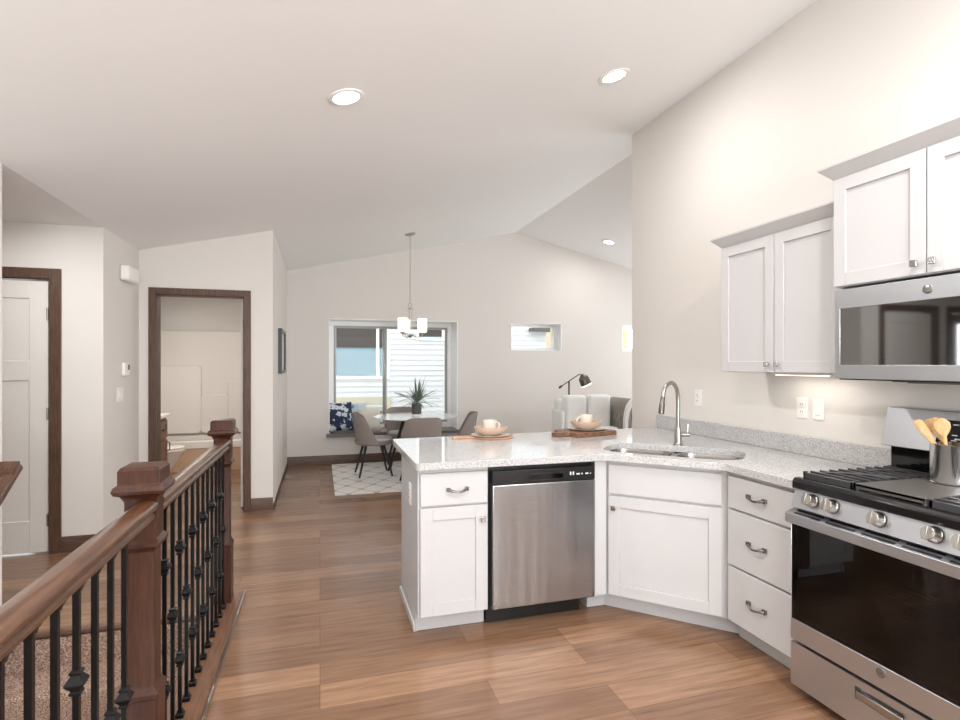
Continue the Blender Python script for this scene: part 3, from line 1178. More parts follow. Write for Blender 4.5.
b = MB(); side = Vector((math.cos(-YAW), math.sin(-YAW), 0))
hb = fb + Vector((0, 0, .065))
b.tube([hb, hb + side * .045], .014, 12)
b.tube([hb + side * .045, hb + side * .07], [.016, .016], 12)
b.tube([hb + side * .058, hb + side * .062 + Vector((0, 0, .065))], [.006, .0045], 8)
b.build('lever', M['nickel'], fc, smooth=True)

# ------------------------------------------------------------------ gas range
rg_ = thing('gas_range', 'stainless steel gas range with black oven window', 'stove', (2.25, 1.50, 0), world=True)
Y0, Y1 = 1.123, 1.887
b = MB(); b.box(1.995, 2.60, Y0, Y1, .235, .730)
b.bm.free(); b = MB()
b.box(2.00, 2.60, Y1 - .03, Y1, .04, .885); b.box(2.00, 2.60, Y0, Y0 + .03, .04, .885)
b.box(2.57, 2.60, Y0 + .03, Y1 - .03, .04, .885)
b.box(2.00, 2.57, Y0 + .03, Y1 - .03, .04, .25); b.box(2.00, 2.57, Y0 + .03, Y1 - .03, .76, .885)
b.build('body', M['oven_wall'], rg_)
b = MB()
for z in (.38, .56):
    for k in range(14):
        x = 2.03 + k * .037
        b.tube([(x, Y0 + .04, z), (x, Y1 - .04, z)], .0025, 6)
    for y in (Y0 + .045, Y1 - .045):
        b.tube([(2.02, y, z), (2.53, y, z)], .0035, 6)
b.build('oven_rack', M['chrome'], rg_)
b = MB(); b.box(2.06, 2.50, Y0 + .03, Y1 - .03, 0.0, .04)
b.build('plinth', M['black_plastic'], rg_)
# drawer
b = MB()
ya, yb, za, zb = 1.405, 1.590, .150, .198
b.box(1.955, 1.999, Y0 + .002, ya, .045, .228); b.box(1.955, 1.999, yb, Y1 - .002, .045, .228)
b.box(1.955, 1.999, ya, yb, .045, za); b.box(1.955, 1.999, ya, yb, zb, .228)
b.box(1.985, 1.999, ya, yb, za, zb)
d_ = b.build('storage_drawer', M['steel'], rg_)
b = MB(); b.box(1.951, 1.962, ya + .006, yb - .006, za + .004, zb - .016)
b.build('pocket_handle', M['nickel'], d_, bevel=0.003)
# door
b = MB()
b.box(1.955, 1.994, Y0 + .002, Y1 - .002, .240, .327)
b.box(1.955, 1.994, Y0 + .002, Y0 + .012, .327, .741); b.box(1.955, 1.994, Y1 - .006, Y1 - .002, .327, .741)
d_ = b.build('oven_door', M['steel'], rg_, bevel=0.002)
b = MB()
b.box(1.957, 1.966, Y0 + .012, Y1 - .006, .327, .741)
b.build('oven_window', M['oven_glass'], d_)
b = MB()
for (a, c, e, f_) in ((Y0 + .012, Y1 - .006, .327, .37), (Y0 + .012, Y1 - .006, .64, .741), (Y0 + .012, Y0 + .08, .37, .64), (Y1 - .085, Y1 - .006, .37, .64)):
    b.box(1.967, 1.992, a, c, e, f_)
b.build('window_border', M['black_gloss'], d_)
# broad top band with vent slots
b = MB()
b.rings([[(x, y, z) for x, z in ((1.932, .742), (1.994, .742), (1.994, .803), (1.988, .803), (1.932, .782))] for y in (Y0 - .006, Y1 + .006)])
hb_ = b.build('door_band', M['steel'], d_, bevel=0.002)
b = MB()
nx = Vector((.032, 0, -.070)).normalized()   # outward normal of the sloping top (pointing up-left)
nrm = Vector((-.021, 0, .056)).normalized()
for row in (0, 1):
    for k in range(5):
        ys_ = Y1 - .03 - k * .150
        px_ = 1.946 + row * .020
        pz_ = .782 + (px_ - 1.932) * (.021 / .056)
        c0_ = Vector((px_, 0, pz_))
        al = Vector((.056, 0, .021)).normalized() * .0055
        rr_ = []
        for y in (ys_, ys_ - .125):
            rr_.append([c0_ - al + Vector((0, y, 0)) - nrm * .002, c0_ + al + Vector((0, y, 0)) - nrm * .002,
                        c0_ + al + Vector((0, y, 0)) + nrm * .001, c0_ - al + Vector((0, y, 0)) + nrm * .001])
        b.rings(rr_)
b.build('vent_slot', M['black_plastic'], hb_)


def text_mesh(body, size, depth, m, parent, T, name='lettering'):
    cu = bpy.data.curves.new(name, 'FONT')
    cu.body = body
    cu.size = size
    cu.extrude = depth
    cu.align_x = 'CENTER'
    cu.align_y = 'CENTER'
    to = bpy.data.objects.new(name + '_tmp', cu)
    COL.objects.link(to)
    dg = bpy.context.evaluated_depsgraph_get()
    me = bpy.data.meshes.new_from_object(to.evaluated_get(dg))
    bpy.data.objects.remove(to)
    base = FR.get(parent.name, Vector((0, 0, 0)))
    me.transform(Matrix.Translation(-base) @ T @ Matrix.Rotation(PI / 2, 4, 'X'))
    me.materials.clear(); me.materials.append(m)
    o = bpy.data.objects.new(name, me)
    COL.objects.link(o)
    o.parent = parent
    return o


def badge(parent, T):
    b = MB()
    b.lathe([(0, 0), (.0175, 0), (.0185, .001), (.0185, .002), (.0155, .0035), (0, .0035)], T=T @ Matrix.Rotation(PI / 2, 4, 'X'), n=28)
    o = b.build('round_badge', M['nickel'], parent, smooth=True)
    b = MB()
    pts = [T @ Vector((.0140 * math.cos(2 * PI * i / 28), -.0038, .0140 * math.sin(2 * PI * i / 28))) for i in range(28)]
    b.tube(pts, .0009, 6, closed=True)
    b.build('badge_ring', M['mark_dark'], o)
    text_mesh('GE', .0145, .0004, M['mark_dark'], o, T @ Matrix.Translation((0, -.0038, 0)), 'badge_letters')
    return o


badge(d_, frontT((1.955, 1.489, .300), (0, -1)))
# control panel (slanting) with five knobs
b = MB()
b.rings([[(x, y, z) for x, z in ((1.958, .806), (2.00, .806), (2.00, .884), (1.982, .884))] for y in (Y0, Y1)])
cp = b.build('control_panel', M['steel'], rg_, bevel=0.002)
tilt = math.atan2(.024, .078)
for yk in (1.790, 1.697, 1.508, 1.319, 1.226):
    T = frontT((1.968, yk, .851), (0, -1)) @ Matrix.Rotation(-tilt, 4, 'X')
    b = MB()
    TT = T @ Matrix.Rotation(PI / 2, 4, 'X')
    b.lathe([(.028, .0005), (.029, .004), (.027, .006), (.0255, .008), (.0245, .030), (.022, .035), (0, .035)], T=TT, n=28)
    b.box(-.0065, .0065, -.048, -.030, -.024, .024, T)
    b.build('burner_knob', M['nickel'], rg_, smooth=True, ang=40, bevel=0.001)
# black cap strip + cooktop
b = MB()
b.rings([[(x, y, z) for x, z in ((1.964, .886), (2.53, .886), (2.53, .912), (2.02, .912), (2.008, .932), (1.978, .932), (1.964, .918))] for y in (Y0 - .001, Y1 + .001)])
b.build('cooktop', M['enamel'], rg_, bevel=0.004)
# burners
for x, y in ((2.13, 1.76), (2.40, 1.76), (2.13, 1.25), (2.40, 1.25)):
    b = MB(); b.lathe([(.055, 0), (.055, .006), (.038, .010), (.038, .018), (.030, .022), (0, .022)], c=(x, y, .9125), n=24)
    b.build('burner', M['nickel_dark'], rg_, smooth=True)


def grate(y0, y1):
    b = MB()
    z0, z1 = .914, .958
    x0, x1 = 2.012, 2.515
    w_ = .010
    b.box(x0, x0 + .014, y0, y1, z0 + .012, z1 - .004); b.box(x1 - .014, x1, y0, y1, z0 + .012, z1 - .004)
    for k in range(9):
        x = x0 + .035 + k * (x1 - x0 - .08) / 8
        b.box(x, x + .011, y0 + .003, y1 - .003, z1 - .012, z1)
    ym = (y0 + y1) / 2
    b.box(x0, x1, ym - .006, ym + .006, z1 - .02, z1 - .006)
    for y in (y0, y1 - .012):
        for x in (x0, x1 - .016):
            b.box(x, x + .016, y, y + .012, z0 - .001, z1)
        b.box(x0, x1, y, y + .010, z1 - .022, z1 - .010)
    # raised curved bars over the burners
    for xc in (2.16, 2.40):
        pts = [(xc - .10 + .2 * t, ym + .085 - .17 * t, z1 - .004 + .006 * math.sin(PI * t)) for t in [i / 8 for i in range(9)]]
        b.tube(pts, .0045, 6)
    return b.build('grate', M['cast_iron'], rg_, bevel=0.0015)


grate(1.645, 1.875); grate(1.135, 1.365)
b = MB()
b.box(2.012, 2.515, 1.375, 1.635, .942, .956)
for y in (1.375, 1.623):
    for x in (2.012, 2.27, 2.499):
        b.box(x, x + .016, y, y + .012, .9135, .943)
b.box(2.012, 2.019, 1.375, 1.635, .934, .957)
b.build('griddle', M['griddle'], rg_, bevel=0.003)
# backguard
b = MB(); b.box(2.535, 2.60, Y0, Y1 - .004, .886, 1.055)
b.build('back_riser', M['black_gloss'], rg_)
b = MB()
b.rings([[(x, y, z) for x, z in ((2.475, 1.052), (2.600, 1.052), (2.600, 1.225), (2.520, 1.225))] for y in (Y0, Y1)])
bg_ = b.build('backguard', M['steel'], rg_, bevel=0.004)
T = frontT((2.4975, 1.505, 1.140), (0, -1)) @ Matrix.Rotation(-math.atan2(.045, .173), 4, 'X')
b = MB(); b.box(-.155, .155, -.004, -.0003, -.048, .050, T)
o = b.build('display_panel', M['black_gloss'], bg_, bevel=0.002)
b = MB()
for i in range(2):
    for j in range(4):
        if i == 0 or j != 1:
            b.box(-.142 + i * .045, -.122 + i * .045, -.0046, -.004, .030 - j * .022, .034 - j * .022, T)
b.box(-.085, -.060, -.0046, -.004, -.03, -.024, T)
b.build('panel_mark', M['mark'], o)
text_mesh('12:00', .030, .0003, M['mark'], o, T @ Matrix.Translation((.02, -.0046, .012)), 'clock_digits')

# utensil holder standing on the griddle and its utensils
hc = Vector((2.365, 1.523, .957))
uh = thing('utensil_holder', 'round stainless steel utensil holder on the griddle', 'utensil holder', hc, world=True)
b = MB(); b.lathe([(.066, .0), (.069, .003), (.069, .004), (.0665, .006), (.0665, .150), (.068, .153), (.064, .154), (.0635, .010), (0, .010)], c=hc, n=36)
b.build('cup_body', M['steel_cup'], uh, smooth=True)


def utensil(kind, base, top, label, rot=0):
    base, top = Vector(base), Vector(top)
    d = (top - base).normalized()
    L = (top - base).length
    a = d.cross(Vector((0, 1, 0))).normalized() if abs(d.y) < .9 else Vector((1, 0, 0))
    # flat side faces the room (-X -Y)
    f_ = Vector((-.8, -.55, 0)); n_ = (f_ - d * f_.dot(d)).normalized(); s_ = d.cross(n_).normalized()
    b = MB()
    prof = {'spoon': [(0, .006), (.55, .006), (.70, .008), (.76, .018), (.84, .026), (.92, .026), (.98, .014), (1.0, .004)],
            'spatula': [(0, .006), (.55, .006), (.68, .009), (.76, .020), (.98, .025), (1.0, .020)],
            'fork': [(0, .006), (.5, .007), (.7, .010), (.8, .016), (.97, .017), (1.0, .010)]}[kind]
    rr_ = []
    for t, w_ in prof:
        c = base + d * (L * t)
        th = .0045 if t < .7 else .0035
        bow = n_ * (-.004 * math.sin(max(0, (t - .7) / .3) * PI)) if kind == 'spoon' else Vector()
        rr_.append([c + s_ * (w_ * math.cos(2 * PI * i / 12)) + n_ * (th * math.sin(2 * PI * i / 12)) + bow for i in range(12)])
    b.rings(rr_)
    o = b.build('wooden_' + kind, M['spoon'], smooth=True, ang=60)
    tag(o, label, 'utensil', None)
    return o


utensil('spatula', hc + Vector((.022, -.045, .012)), hc + Vector((.040, .105, .240)), 'flat wooden spatula in the steel holder, between the leftmost utensil and the middle spoon')
utensil('fork', hc + Vector((-.015, -.050, .012)), hc + Vector((-.025, .112, .235)), 'narrow wooden fork leaning farthest left in the steel utensil holder')
utensil('spoon', hc + Vector((.010, .002, .012)), hc + Vector((.010, .045, .250)), 'wooden spoon with an oval head in the middle of the holder')
utensil('spoon', hc + Vector((.035, .03, .012)), hc + Vector((.035, -.075, .235)), 'wooden spoon leaning right in the holder toward the display')

# ------------------------------------------------------------------ wall cabinets and microwave
def wall_cab(name, label, xf, y0, y1, z0, z1, nd_, knobs_at):
    c = thing(name, label, 'cabinet', (2.45, (y0 + y1) / 2, z0), world=True)
    b = MB(); b.box(xf + .021, 2.612, y0, y1, z0, z1); b.build('body', M['white'], c)
    w_ = (y1 - y0) / 2
    for k in (0, 1):
        a, e = y0 + k * w_ + .003, y0 + (k + 1) * w_ - .003
        b = MB(); shaker(b, a, e, z0 + .003, z1 - .012, xf, .020, .058, ax='X')
        d_ = b.build('door', M['white'], c, bevel=0.0015)
        yk = e - .030 if k == 0 else a + .030
        knob(d_, frontT((xf, yk, z0 + .045), (0, -1)))
    # crown: front run and two returns
    prof_ = [(-.0, -.010), (.006, -.010), (.053, .042), (.053, .050), (-.0, .050)]
    b = MB()
    def ringat(x_, y_, ox, oy):
        return [(x_ + ox * u_, y_ + oy * u_, z1 + w2) for u_, w2 in prof_]
    xr = 2.612
    b.rings([ringat(xr, y1, 0, 1), ringat(xf + .02, y1, -1, 1), ringat(xf + .02, y0, -1, -1), ringat(xr, y0, 0, -1)])
    b.build('crown', M['white'], c)
    return c


wall_cab('wall_cabinet', 'white two door wall cabinet left of the microwave', 2.295, 1.926, 2.715, 1.376, 2.122, 2, 0)
wall_cab('wall_cabinet', 'taller white two door wall cabinet above the microwave', 2.236, 1.130, 1.9245, 1.768, 2.266, 2, 0)
# light strip under the first cabinet
us_ = thing('under_cabinet_light', 'thin glowing light strip under the lower wall cabinet', 'light', (2.50, 2.3, 1.37), world=True)
b = MB(); b.box(2.47, 2.53, 2.18, 2.50, 1.362, 1.3755); b.build('housing', M['plastic_white'], us_)
b = MB(); b.box(2.475, 2.525, 2.19, 2.49, 1.359, 1.3618); b.build('diffuser', M['strip'], us_)
area('under_cabinet_lamp', (2.50, 2.29, 1.355), (0, 0, 0), .05, .38, .5, (1.0, .95, .87))

mw = thing('microwave', 'stainless over the range microwave with black window', 'microwave', (2.4, 1.52, 1.36), world=True)
X = 2.222
b = MB(); b.box(X + .03, 2.61, 1.135, 1.905, 1.352, 1.755); b.build('body', M['black_plastic'], mw)
b = MB()
ya, yb = 1.140, 1.903
wy0, wy1, wz0, wz1 = 1.30, 1.878, 1.418, 1.668
b.box(X, X + .029, ya, yb, wz1, 1.752); b.box(X, X + .029, ya, yb, 1.358, wz0)
b.box(X, X + .029, wy1, yb, wz0, wz1); b.box(X, X + .029, ya, wy0, wz0, wz1)
d_ = b.build('door', M['steel'], mw, bevel=0.0015)
b = MB(); b.box(X + .002, X + .02, wy0, wy1, wz0, wz1)
b.build('door_window', M['door_mirror'], d_)
badge(d_, frontT((X, 1.512, 1.708), (0, -1)))
b = MB(); b.box(X + .02, X + .10, 1.30, 1.60, 1.345, 1.3515); b.box(X + .14, X + .30, 1.25, 1.75, 1.345, 1.3515)
b.build('vent_filter', M['nickel_dark'], mw)

# outlets and switch on the kitchen wall
o1 = thing('wall_outlet', 'white outlet on the kitchen wall between faucet and wall cabinet', 'outlet', (2.62, 3.33, 1.18), world=True)
outlet_parts(o1, frontT((2.62, 3.33, 1.18), (0, -1)))
o2 = thing('wall_outlet', 'white outlet under the wall cabinet, left of the dimmer switch', 'outlet', (2.62, 2.445, 1.175), world=True)
outlet_parts(o2, frontT((2.62, 2.445, 1.175), (0, -1)))
sw_ = thing('dimmer_switch', 'white dimmer switch plate nearest the range', 'light switch', (2.62, 2.340, 1.175), world=True)
T = frontT((2.62, 2.340, 1.175), (0, -1))
b = MB(); b.box(-.036, .036, -.006, -.0003, -.058, .058, T); b.build('switch_plate', M['plastic_white'], sw_, bevel=0.002)
b = MB(); b.box(-.016, .016, -.010, -.006, -.033, .033, T); b.build('rocker', M['plastic_white'], sw_, bevel=0.003)

# ------------------------------------------------------------------ things on the worktop
def board_round():
    o_ = MB()
    c = Vector((1.145, 3.60, 0))
    pts = []
    r = .145
    for i in range(33):
        a = math.radians(-165 + 330 * i / 32) + 0
        pts.append((c.x + r * math.cos(a), c.y + r * math.sin(a) * .95))
    pts = pts
    # handle to the -X side
    hx = c.x - r
    pts += [(hx - .02, c.y + .022), (hx - .11, c.y + .016), (hx - .135, c.y + .012), (hx - .142, c.y), (hx - .135, c.y - .012), (hx - .11, c.y - .016), (hx - .02, c.y - .022)]
    o_.prism(pts, .915, .928)
    return tag(o_.build('serving_board', M['board_light'], bevel=0.003), 'round light wooden board with a handle on the left of the peninsula', 'board')


board_round()


def dish(name, prof, loc, m, label, cat, n=40, group=None):
    b = MB(); b.lathe(prof, c=loc, n=n)
    return tag(b.build(name, m, smooth=True, ang=60), label, cat, group)


PL = [(.0, .0), (.08, .0), (.09, .002), (.130, .010), (.132, .012), (.129, .013), (.088, .006), (.0, .005)]
BO = [(.0, .0), (.062, .0), (.066, .003), (.100, .022), (.113, .046), (.112, .056), (.108, .056), (.100, .042), (.075, .016), (.0, .012)]


def cup(loc, ang_, label):
    c = thing('coffee_cup', label, 'cup', loc, 0)
    b = MB(); b.lathe([(0, 0), (.040, 0), (.043, .003), (.045, .08), (.045, .088), (.042, .088), (.040, .008), (0, .007)], n=32)
    b.build('cup_body', M['cup'], c, smooth=True, ang=60)
    b = MB()
    pts = []
    for i in range(11):
        a = -PI / 2 + PI * i / 10
        pts.append((.042 + .032 * math.cos(a), 0, .046 + .026 * math.sin(a)))
    b.tube(pts, .0055, 8, T=Matrix.Rotation(ang_, 4, 'Z'))
    b.build('cup_handle', M['cup'], c, smooth=True)
    return c


p1 = (1.125, 3.58)
dish('plate', PL, (p1[0], p1[1], .9285), M['plate'], 'pale plate lying on the round light board', 'plate')
dish('bowl', BO, (p1[0], p1[1], .936), M['bowl'], 'beige bowl stacked on the plate on the light board', 'bowl')
cup((p1[0] - .005, p1[1], .950), math.radians(5), 'cream cup standing in the beige bowl on the light board')
# dark rectangular board, turned
bc = Vector((1.860, 3.575, .915)); BT = Matrix.Translation(bc) @ Matrix.Rotation(math.radians(14), 4, 'Z')
b = MB()
pts = [(-.20, -.13), (.165, -.13), (.165, .13), (-.20, .13), (-.20, .045), (-.25, .035), (-.30, .032), (-.31, .0), (-.30, -.032), (-.25, -.035), (-.20, -.045)]
b.prism(pts, 0, .030, T=BT)
tag(b.build('cutting_board', M['board_dark'], bevel=0.003), 'dark rectangular wooden cutting board on the peninsula near the sink', 'board')
p2 = (1.865, 3.60)
dish('plate', PL, (p2[0], p2[1], .9455), M['plate'], 'pale plate lying on the dark cutting board', 'plate')
dish('bowl', BO, (p2[0], p2[1], .953), M['bowl'], 'beige bowl stacked on the plate on the dark board', 'bowl')
cup((p2[0], p2[1], .967), math.radians(178), 'cream cup standing in the beige bowl on the dark board')

# ------------------------------------------------------------------ dining area
b = MB(); b.box(0.155, 2.55, 6.08, 7.98, 0.001, 0.010)
tag(b.build('area_rug', M['rug'], bevel=0.003), 'ivory rug with a grey trellis pattern under the dining table', 'rug')

tbx, tby = 1.20, 7.04
tt = thing('dining_table', 'round dining table with a pale glossy top and splayed dark legs', 'table', (tbx, tby, .014))
b = MB(); b.lathe([(0, .716), (.50, .716), (.545, .726), (.55, .731), (.55, .736), (0, .736)], n=64)
b.build('table_top', M['table_top'], tt, smooth=True, ang=30)
b = MB(); b.lathe([(0, .690), (.30, .690), (.30, .7155), (0, .7155)], n=40)
b.build('apron', M['dark_metal'], tt)
for k in range(4):
    a = PI / 4 + k * PI / 2 + .2
    b = MB(); ca_, sa_ = math.cos(a), math.sin(a)
    b.tube([(.17 * ca_, .17 * sa_, .70), (.40 * ca_, .40 * sa_, 0)], [.022, .014], 10)
    b.build('leg', M['dark_metal'], tt, smooth=True)


def dining_chair(label, loc, rz, fabric='chair_fabric', seatm='chair_seat'):
    """faces local +X; back wraps round the -X side"""
    c = thing('dining_chair', label, 'chair', loc, rz, 'upholstered chairs around the dining table')
    # shell: sheet, closed both sides
    b = MB()
    nu, nv = 17, 10
    outer_, inner_ = [], []
    for j in range(nv + 1):
        t = j / nv
        z = .40 + .395 * t
        # top corners drop
        ro, ri = [], []
        for i in range(nu):
            s_ = -1 + 2 * i / (nu - 1)
            half = math.radians(100 - 36 * t)
            a = PI + s_ * half
            r = .235 + .015 * t
            back = -.035 * t - .01 * t * t
            zz = z - (.055 * abs(s_) ** 5 * t)
            x, y = r * .92 * math.cos(a) + back, r * math.sin(a)
            th = .017
            nx_, ny_ = math.cos(a), math.sin(a)
            ro.append((x, y, zz)); ri.append((x - nx_ * th * 1.6, y - ny_ * th * 1.6, zz))
        outer_.append(ro + ri[::-1])
    b.rings(outer_)
    b.build('backrest', M[fabric], c, bevel=0.006, smooth=True, ang=70)
    b = MB()
    p = [(.235 * math.cos(2 * PI * i / 32) * (1.0 if math.cos(2 * PI * i / 32) < 0 else 1.05),
          .235 * math.copysign(abs(math.sin(2 * PI * i / 32)) ** .8, math.sin(2 * PI * i / 32))) for i in range(32)]
    b.rings([[(x * s_, y * s_, z) for x, y in p] for s_, z in ((.80, .385), (.96, .400), (1.0, .425), (1.0, .44))])
    b.build('seat_shell', M[fabric], c, smooth=True, ang=60)
    b = MB()
    b.rings([[(x * s_ + .01, y * s_, z) for x, y in p] for s_, z in ((.90, .4405), (.93, .455), (.90, .470), (.70, .478))])
    b.build('seat_pad', M[seatm], c, smooth=True, ang=60)
    for sx_ in (-1, 1):
        for sy_ in (-1, 1):
            b = MB(); b.tube([(.11 * sx_, .11 * sy_, .39), (.205 * sx_, .205 * sy_, 0)], [.018, .012], 8)
            b.build('leg', M['dark_metal'], c, smooth=True)
    return c


dining_chair('taupe upholstered chair on the left side of the dining table, beside the window ledge', (0.66, 7.10, .014), 0.06)
dining_chair('taupe upholstered chair with its back to the peninsula', (1.145, 6.40, .014), PI / 2 + .05, seatm='chair_fabric')
dining_chair('grey upholstered chair behind the dining table, in front of the window', (1.13, 7.66, .014), -PI / 2)
dining_chair('taupe upholstered chair on the right side of the dining table', (1.69, 6.82, .014), PI - .25)

# potted plant on the table
pz = .751
pp = thing('potted_plant', 'spiky green plant in a charcoal pot on the dining table', 'plant', (1.20, 7.0, pz))
b = MB(); b.lathe([(0, .03), (.058, .03), (.062, .035), (.066, .165), (.060, .165), (.057, .15), (0, .15)], n=28)
b.build('pot', M['pot'], pp, smooth=True)
b = MB(); b.lathe([(0, 0), (.055, 0), (.06, .004), (.06, .0295), (0, .0295)], n=28)
b.build('pot_base', M['plastic_white'], pp, smooth=True)
b = MB()
rnd = random.Random(3)
for k in range(64):
    a = rnd.uniform(0, 2 * PI)
    el = rnd.uniform(.1, 1.45)
    L = rnd.uniform(.20, .36)
    w_ = rnd.uniform(.006, .011)
    p0 = Vector((.02 * math.cos(a), .02 * math.sin(a), .16 + rnd.uniform(0, .05)))
    dh = Vector((math.cos(a), math.sin(a), 0)); s_ = Vector((-math.sin(a), math.cos(a), 0))
    prev = None
    cc = []
    for i in range(6):
        t = i / 5
        c = p0 + dh * (L * t * math.cos(el)) + Vector((0, 0, L * t * math.sin(el) - .10 * t * t * math.cos(el)))
        ww = w_ * (math.sin(PI * min(1, t * .85 + .12)) + .05)
        cc.append([c - s_ * ww, c + Vector((0, 0, .003)), c + s_ * ww, c - Vector((0, 0, .002))])
    b.rings(cc)
b.build('foliage', M['leaf'], pp, smooth=True)

# window ledge: pillows, books and a small pink knitted pouf
def pillow(name, label, loc, w_, h_, t_, rz, tilt_, m):
    b = MB()
    n = 12
    def pt(u, v_, s_):
        ex = (1 - abs(u) ** 3.0) * (1 - abs(v_) ** 3.0)
        pin = 1 - .07 * (abs(v_) ** 2) * (abs(u) > .0)
        return (u * w_ / 2 * (1 - .06 * (1 - abs(v_)) * 1), s_ * t_ / 2 * max(ex, 0) ** .55, v_ * h_ / 2 * (1 - .06 * (1 - abs(u))))
    T = Matrix.Translation(loc) @ Matrix.Rotation(rz, 4, 'Z') @ Matrix.Rotation(tilt_, 4, 'X')
    g_ = {}
    for s_ in (1, -1):
        for i in range(n + 1):
            for j in range(n + 1):
                u, v_ = -1 + 2 * i / n, -1 + 2 * j / n
                edge = i in (0, n) or j in (0, n)
                if edge and s_ == -1:
                    g_[s_, i, j] = g_[1, i, j]
                else:
                    g_[s_, i, j] = b.bm.verts.new(T @ Vector(pt(u, v_, s_)))
    for s_ in (1, -1):
        for i in range(n):
            for j in range(n):
                f_ = [g_[s_, i, j], g_[s_, i + 1, j], g_[s_, i + 1, j + 1], g_[s_, i, j + 1]]
                try:
                    b.bm.faces.new(f_ if s_ == -1 else f_[::-1])
                except ValueError:
                    pass
    return tag(b.build(name, m, smooth=True, ang=80), label, 'pillow')


pillow('throw_pillow', 'navy pillow with pale flowers leaning at the left end of the window ledge', (0.285, 8.20, .660), .38, .42, .14, .35, -.22, M['navy'])
pillow('throw_pillow', 'light blue pillow behind the navy one on the window ledge', (0.50, 8.33, .640), .34, .40, .08, .0, -.10, M['blue_pillow'])
pillow('throw_pillow', 'ivory textured pillow right of the blue pillow on the window ledge', (0.70, 8.20, .605), .32, .34, .10, -.1, -.20, M['ivory_pillow'])
for k, (dx, lab) in enumerate(((0, 'lower book of the pair on the window ledge'), (.015, 'upper book of the pair, under the pink ornament'))):
    bk_ = thing('book', lab, 'book', (0.98 + dx, 8.16, .4305 + .026 * k), .1 * k, 'books on the window ledge')
    b = MB(); b.box(-.12, .12, -.08, .08, 0, .003); b.box(-.12, .12, -.08, .08, .021, .024); b.box(-.12, .12, .077, .08, .003, .021)
    b.build('cover', M['book'] if k == 0 else M['pink'], bk_)
    b = MB(); b.box(-.116, .116, -.076, .076, .0032, .0208); b.build('pages', M['plastic_white'], bk_)
pk = thing('ornament', 'small dusty pink ornament with a dark top on the window ledge', 'ornament', (0.98, 8.16, .4815))
b = MB(); b.lathe([(0.0, 0), (.05, .004), (.068, .03), (.06, .06), (.035, .08), (.02, .09), (0, .092)], n=18); b.build('ball', M['pink'], pk, smooth=True)
b = MB(); b.lathe([(0, .0925), (.022, .094), (.03, .115), (.02, .135), (0, .14)], n=14); b.build('topknot', M['dark_metal'], pk, smooth=True)

# ------------------------------------------------------------------ living corner: white sofa and reading lamp
sf = thing('sofa', 'white sofa with back cushions beyond the peninsula', 'sofa', (3.65, 6.85, 0), world=True)
b = MB(); b.box(3.22, 4.00, 6.70, 7.30, .12, .42); b.build('base', M['sofa'], sf, bevel=0.03, seg=3)
b = MB(); b.box(3.26, 3.98, 7.12, 7.32, .42, .93); b.build('back', M['sofa'], sf, bevel=0.04, seg=3)
b = MB(); b.box(3.22, 3.275, 6.94, 7.30, .42, .78); b.build('arm', M['sofa'], sf, bevel=0.04, seg=3)
for x0, x1 in ((3.280, 3.615), (3.635, 3.99)):
    b = MB(); b.box(x0, x1, 6.93, 7.11, .50, .99); b.build('back_cushion', M['sofa'], sf, bevel=0.05, seg=4)
b = MB(); b.box(3.28, 3.99, 6.71, 6.92, .42, .55); b.build('seat_cushion', M['sofa'], sf, bevel=0.04, seg=3)
for s_, x in ((-1, 3.24), (1, 3.95)):
    for y in (6.76, 7.22):
        b = MB(); b.tube([(x, y, 0), (x, y, .12)], [.016, .024], 10); b.build('leg', M['dark_metal'], sf)
# barrel shaped woven chair beside it
ac = thing('woven_armchair', 'grey woven armchair with a rounded white back beside the white sofa', 'armchair', (4.195, 6.95, 0))
b = MB()
ring = []
for i in range(15):
    a = PI * i / 14
    ring.append((.165 * math.cos(a), .50 + .44 * math.sin(a) ** .7))
pts = [(.165, .30)] + ring + [(-.165, .30)]
b.rings([[(x, -.30, z) for x, z in pts], [(x, .28, z) for x, z in pts]])
b.build('shell', M['woven'], ac, smooth=True, ang=40)
b = MB()
for s0 in (-.335,):
    inner = [(x * .80, .30 + (z - .30) * .90) for x, z in pts]
    rr_ = []
    loop = [(p_, q_) for p_, q_ in zip(pts, inner)]
    for (p_, q_) in loop:
        rr_.append([(p_[0] * 1.08, s0, p_[1] + .012), (p_[0] * 1.08, s0 + .06, p_[1] + .012), (q_[0], s0 + .06, q_[1]), (q_[0], s0, q_[1])])
    b.rings(rr_)
b.build('piping', M['sofa'], ac, smooth=True, ang=40)
b = MB(); b.box(-.175, .175, -.32, .30, .12, .298); b.build('base', M['sofa'], ac, bevel=0.03)
for x in (-.13, .13):
    for y in (-.25, .23):
        b = MB(); b.tube([(x, y, 0), (x, y, .125)], .014, 8); b.build('leg', M['dark_metal'], ac)

lp = thing('reading_lamp', 'black floor lamp with a tilted arm and metal shade behind the sofa', 'floor lamp', (3.575, 7.45, 0), 0)
side = Vector((math.cos(-YAW), math.sin(-YAW), 0))
zp = 1.165
b = MB(); b.lathe([(0, 0), (.13, 0), (.13, .012), (.02, .02), (0, .02)], n=28); b.build('base', M['black_metal'], lp, smooth=True)
b = MB(); b.tube([(0, 0, .018), (0, 0, zp)], .012, 12); b.build('pole', M['dark_metal'], lp, smooth=True)
b = MB(); a0 = Vector((0, 0, zp)) - side * .15 - Vector((0, 0, .095)); a1 = Vector((0, 0, zp)) + side * .155 + Vector((0, 0, .11))
b.tube([a0, a0 + (a1 - a0) * .14, a0 + (a1 - a0) * .15, a1], [.018, .014, .007, .007], 10); b.build('arm', M['dark_metal'], lp, smooth=True)
ax_ = (side * .45 - Vector((0, 0, 1))).normalized()
s0 = a1 + side * .035 + Vector((0, 0, .0))
b = MB(); b.tube([a1, s0 + ax_ * .02], .008, 8)
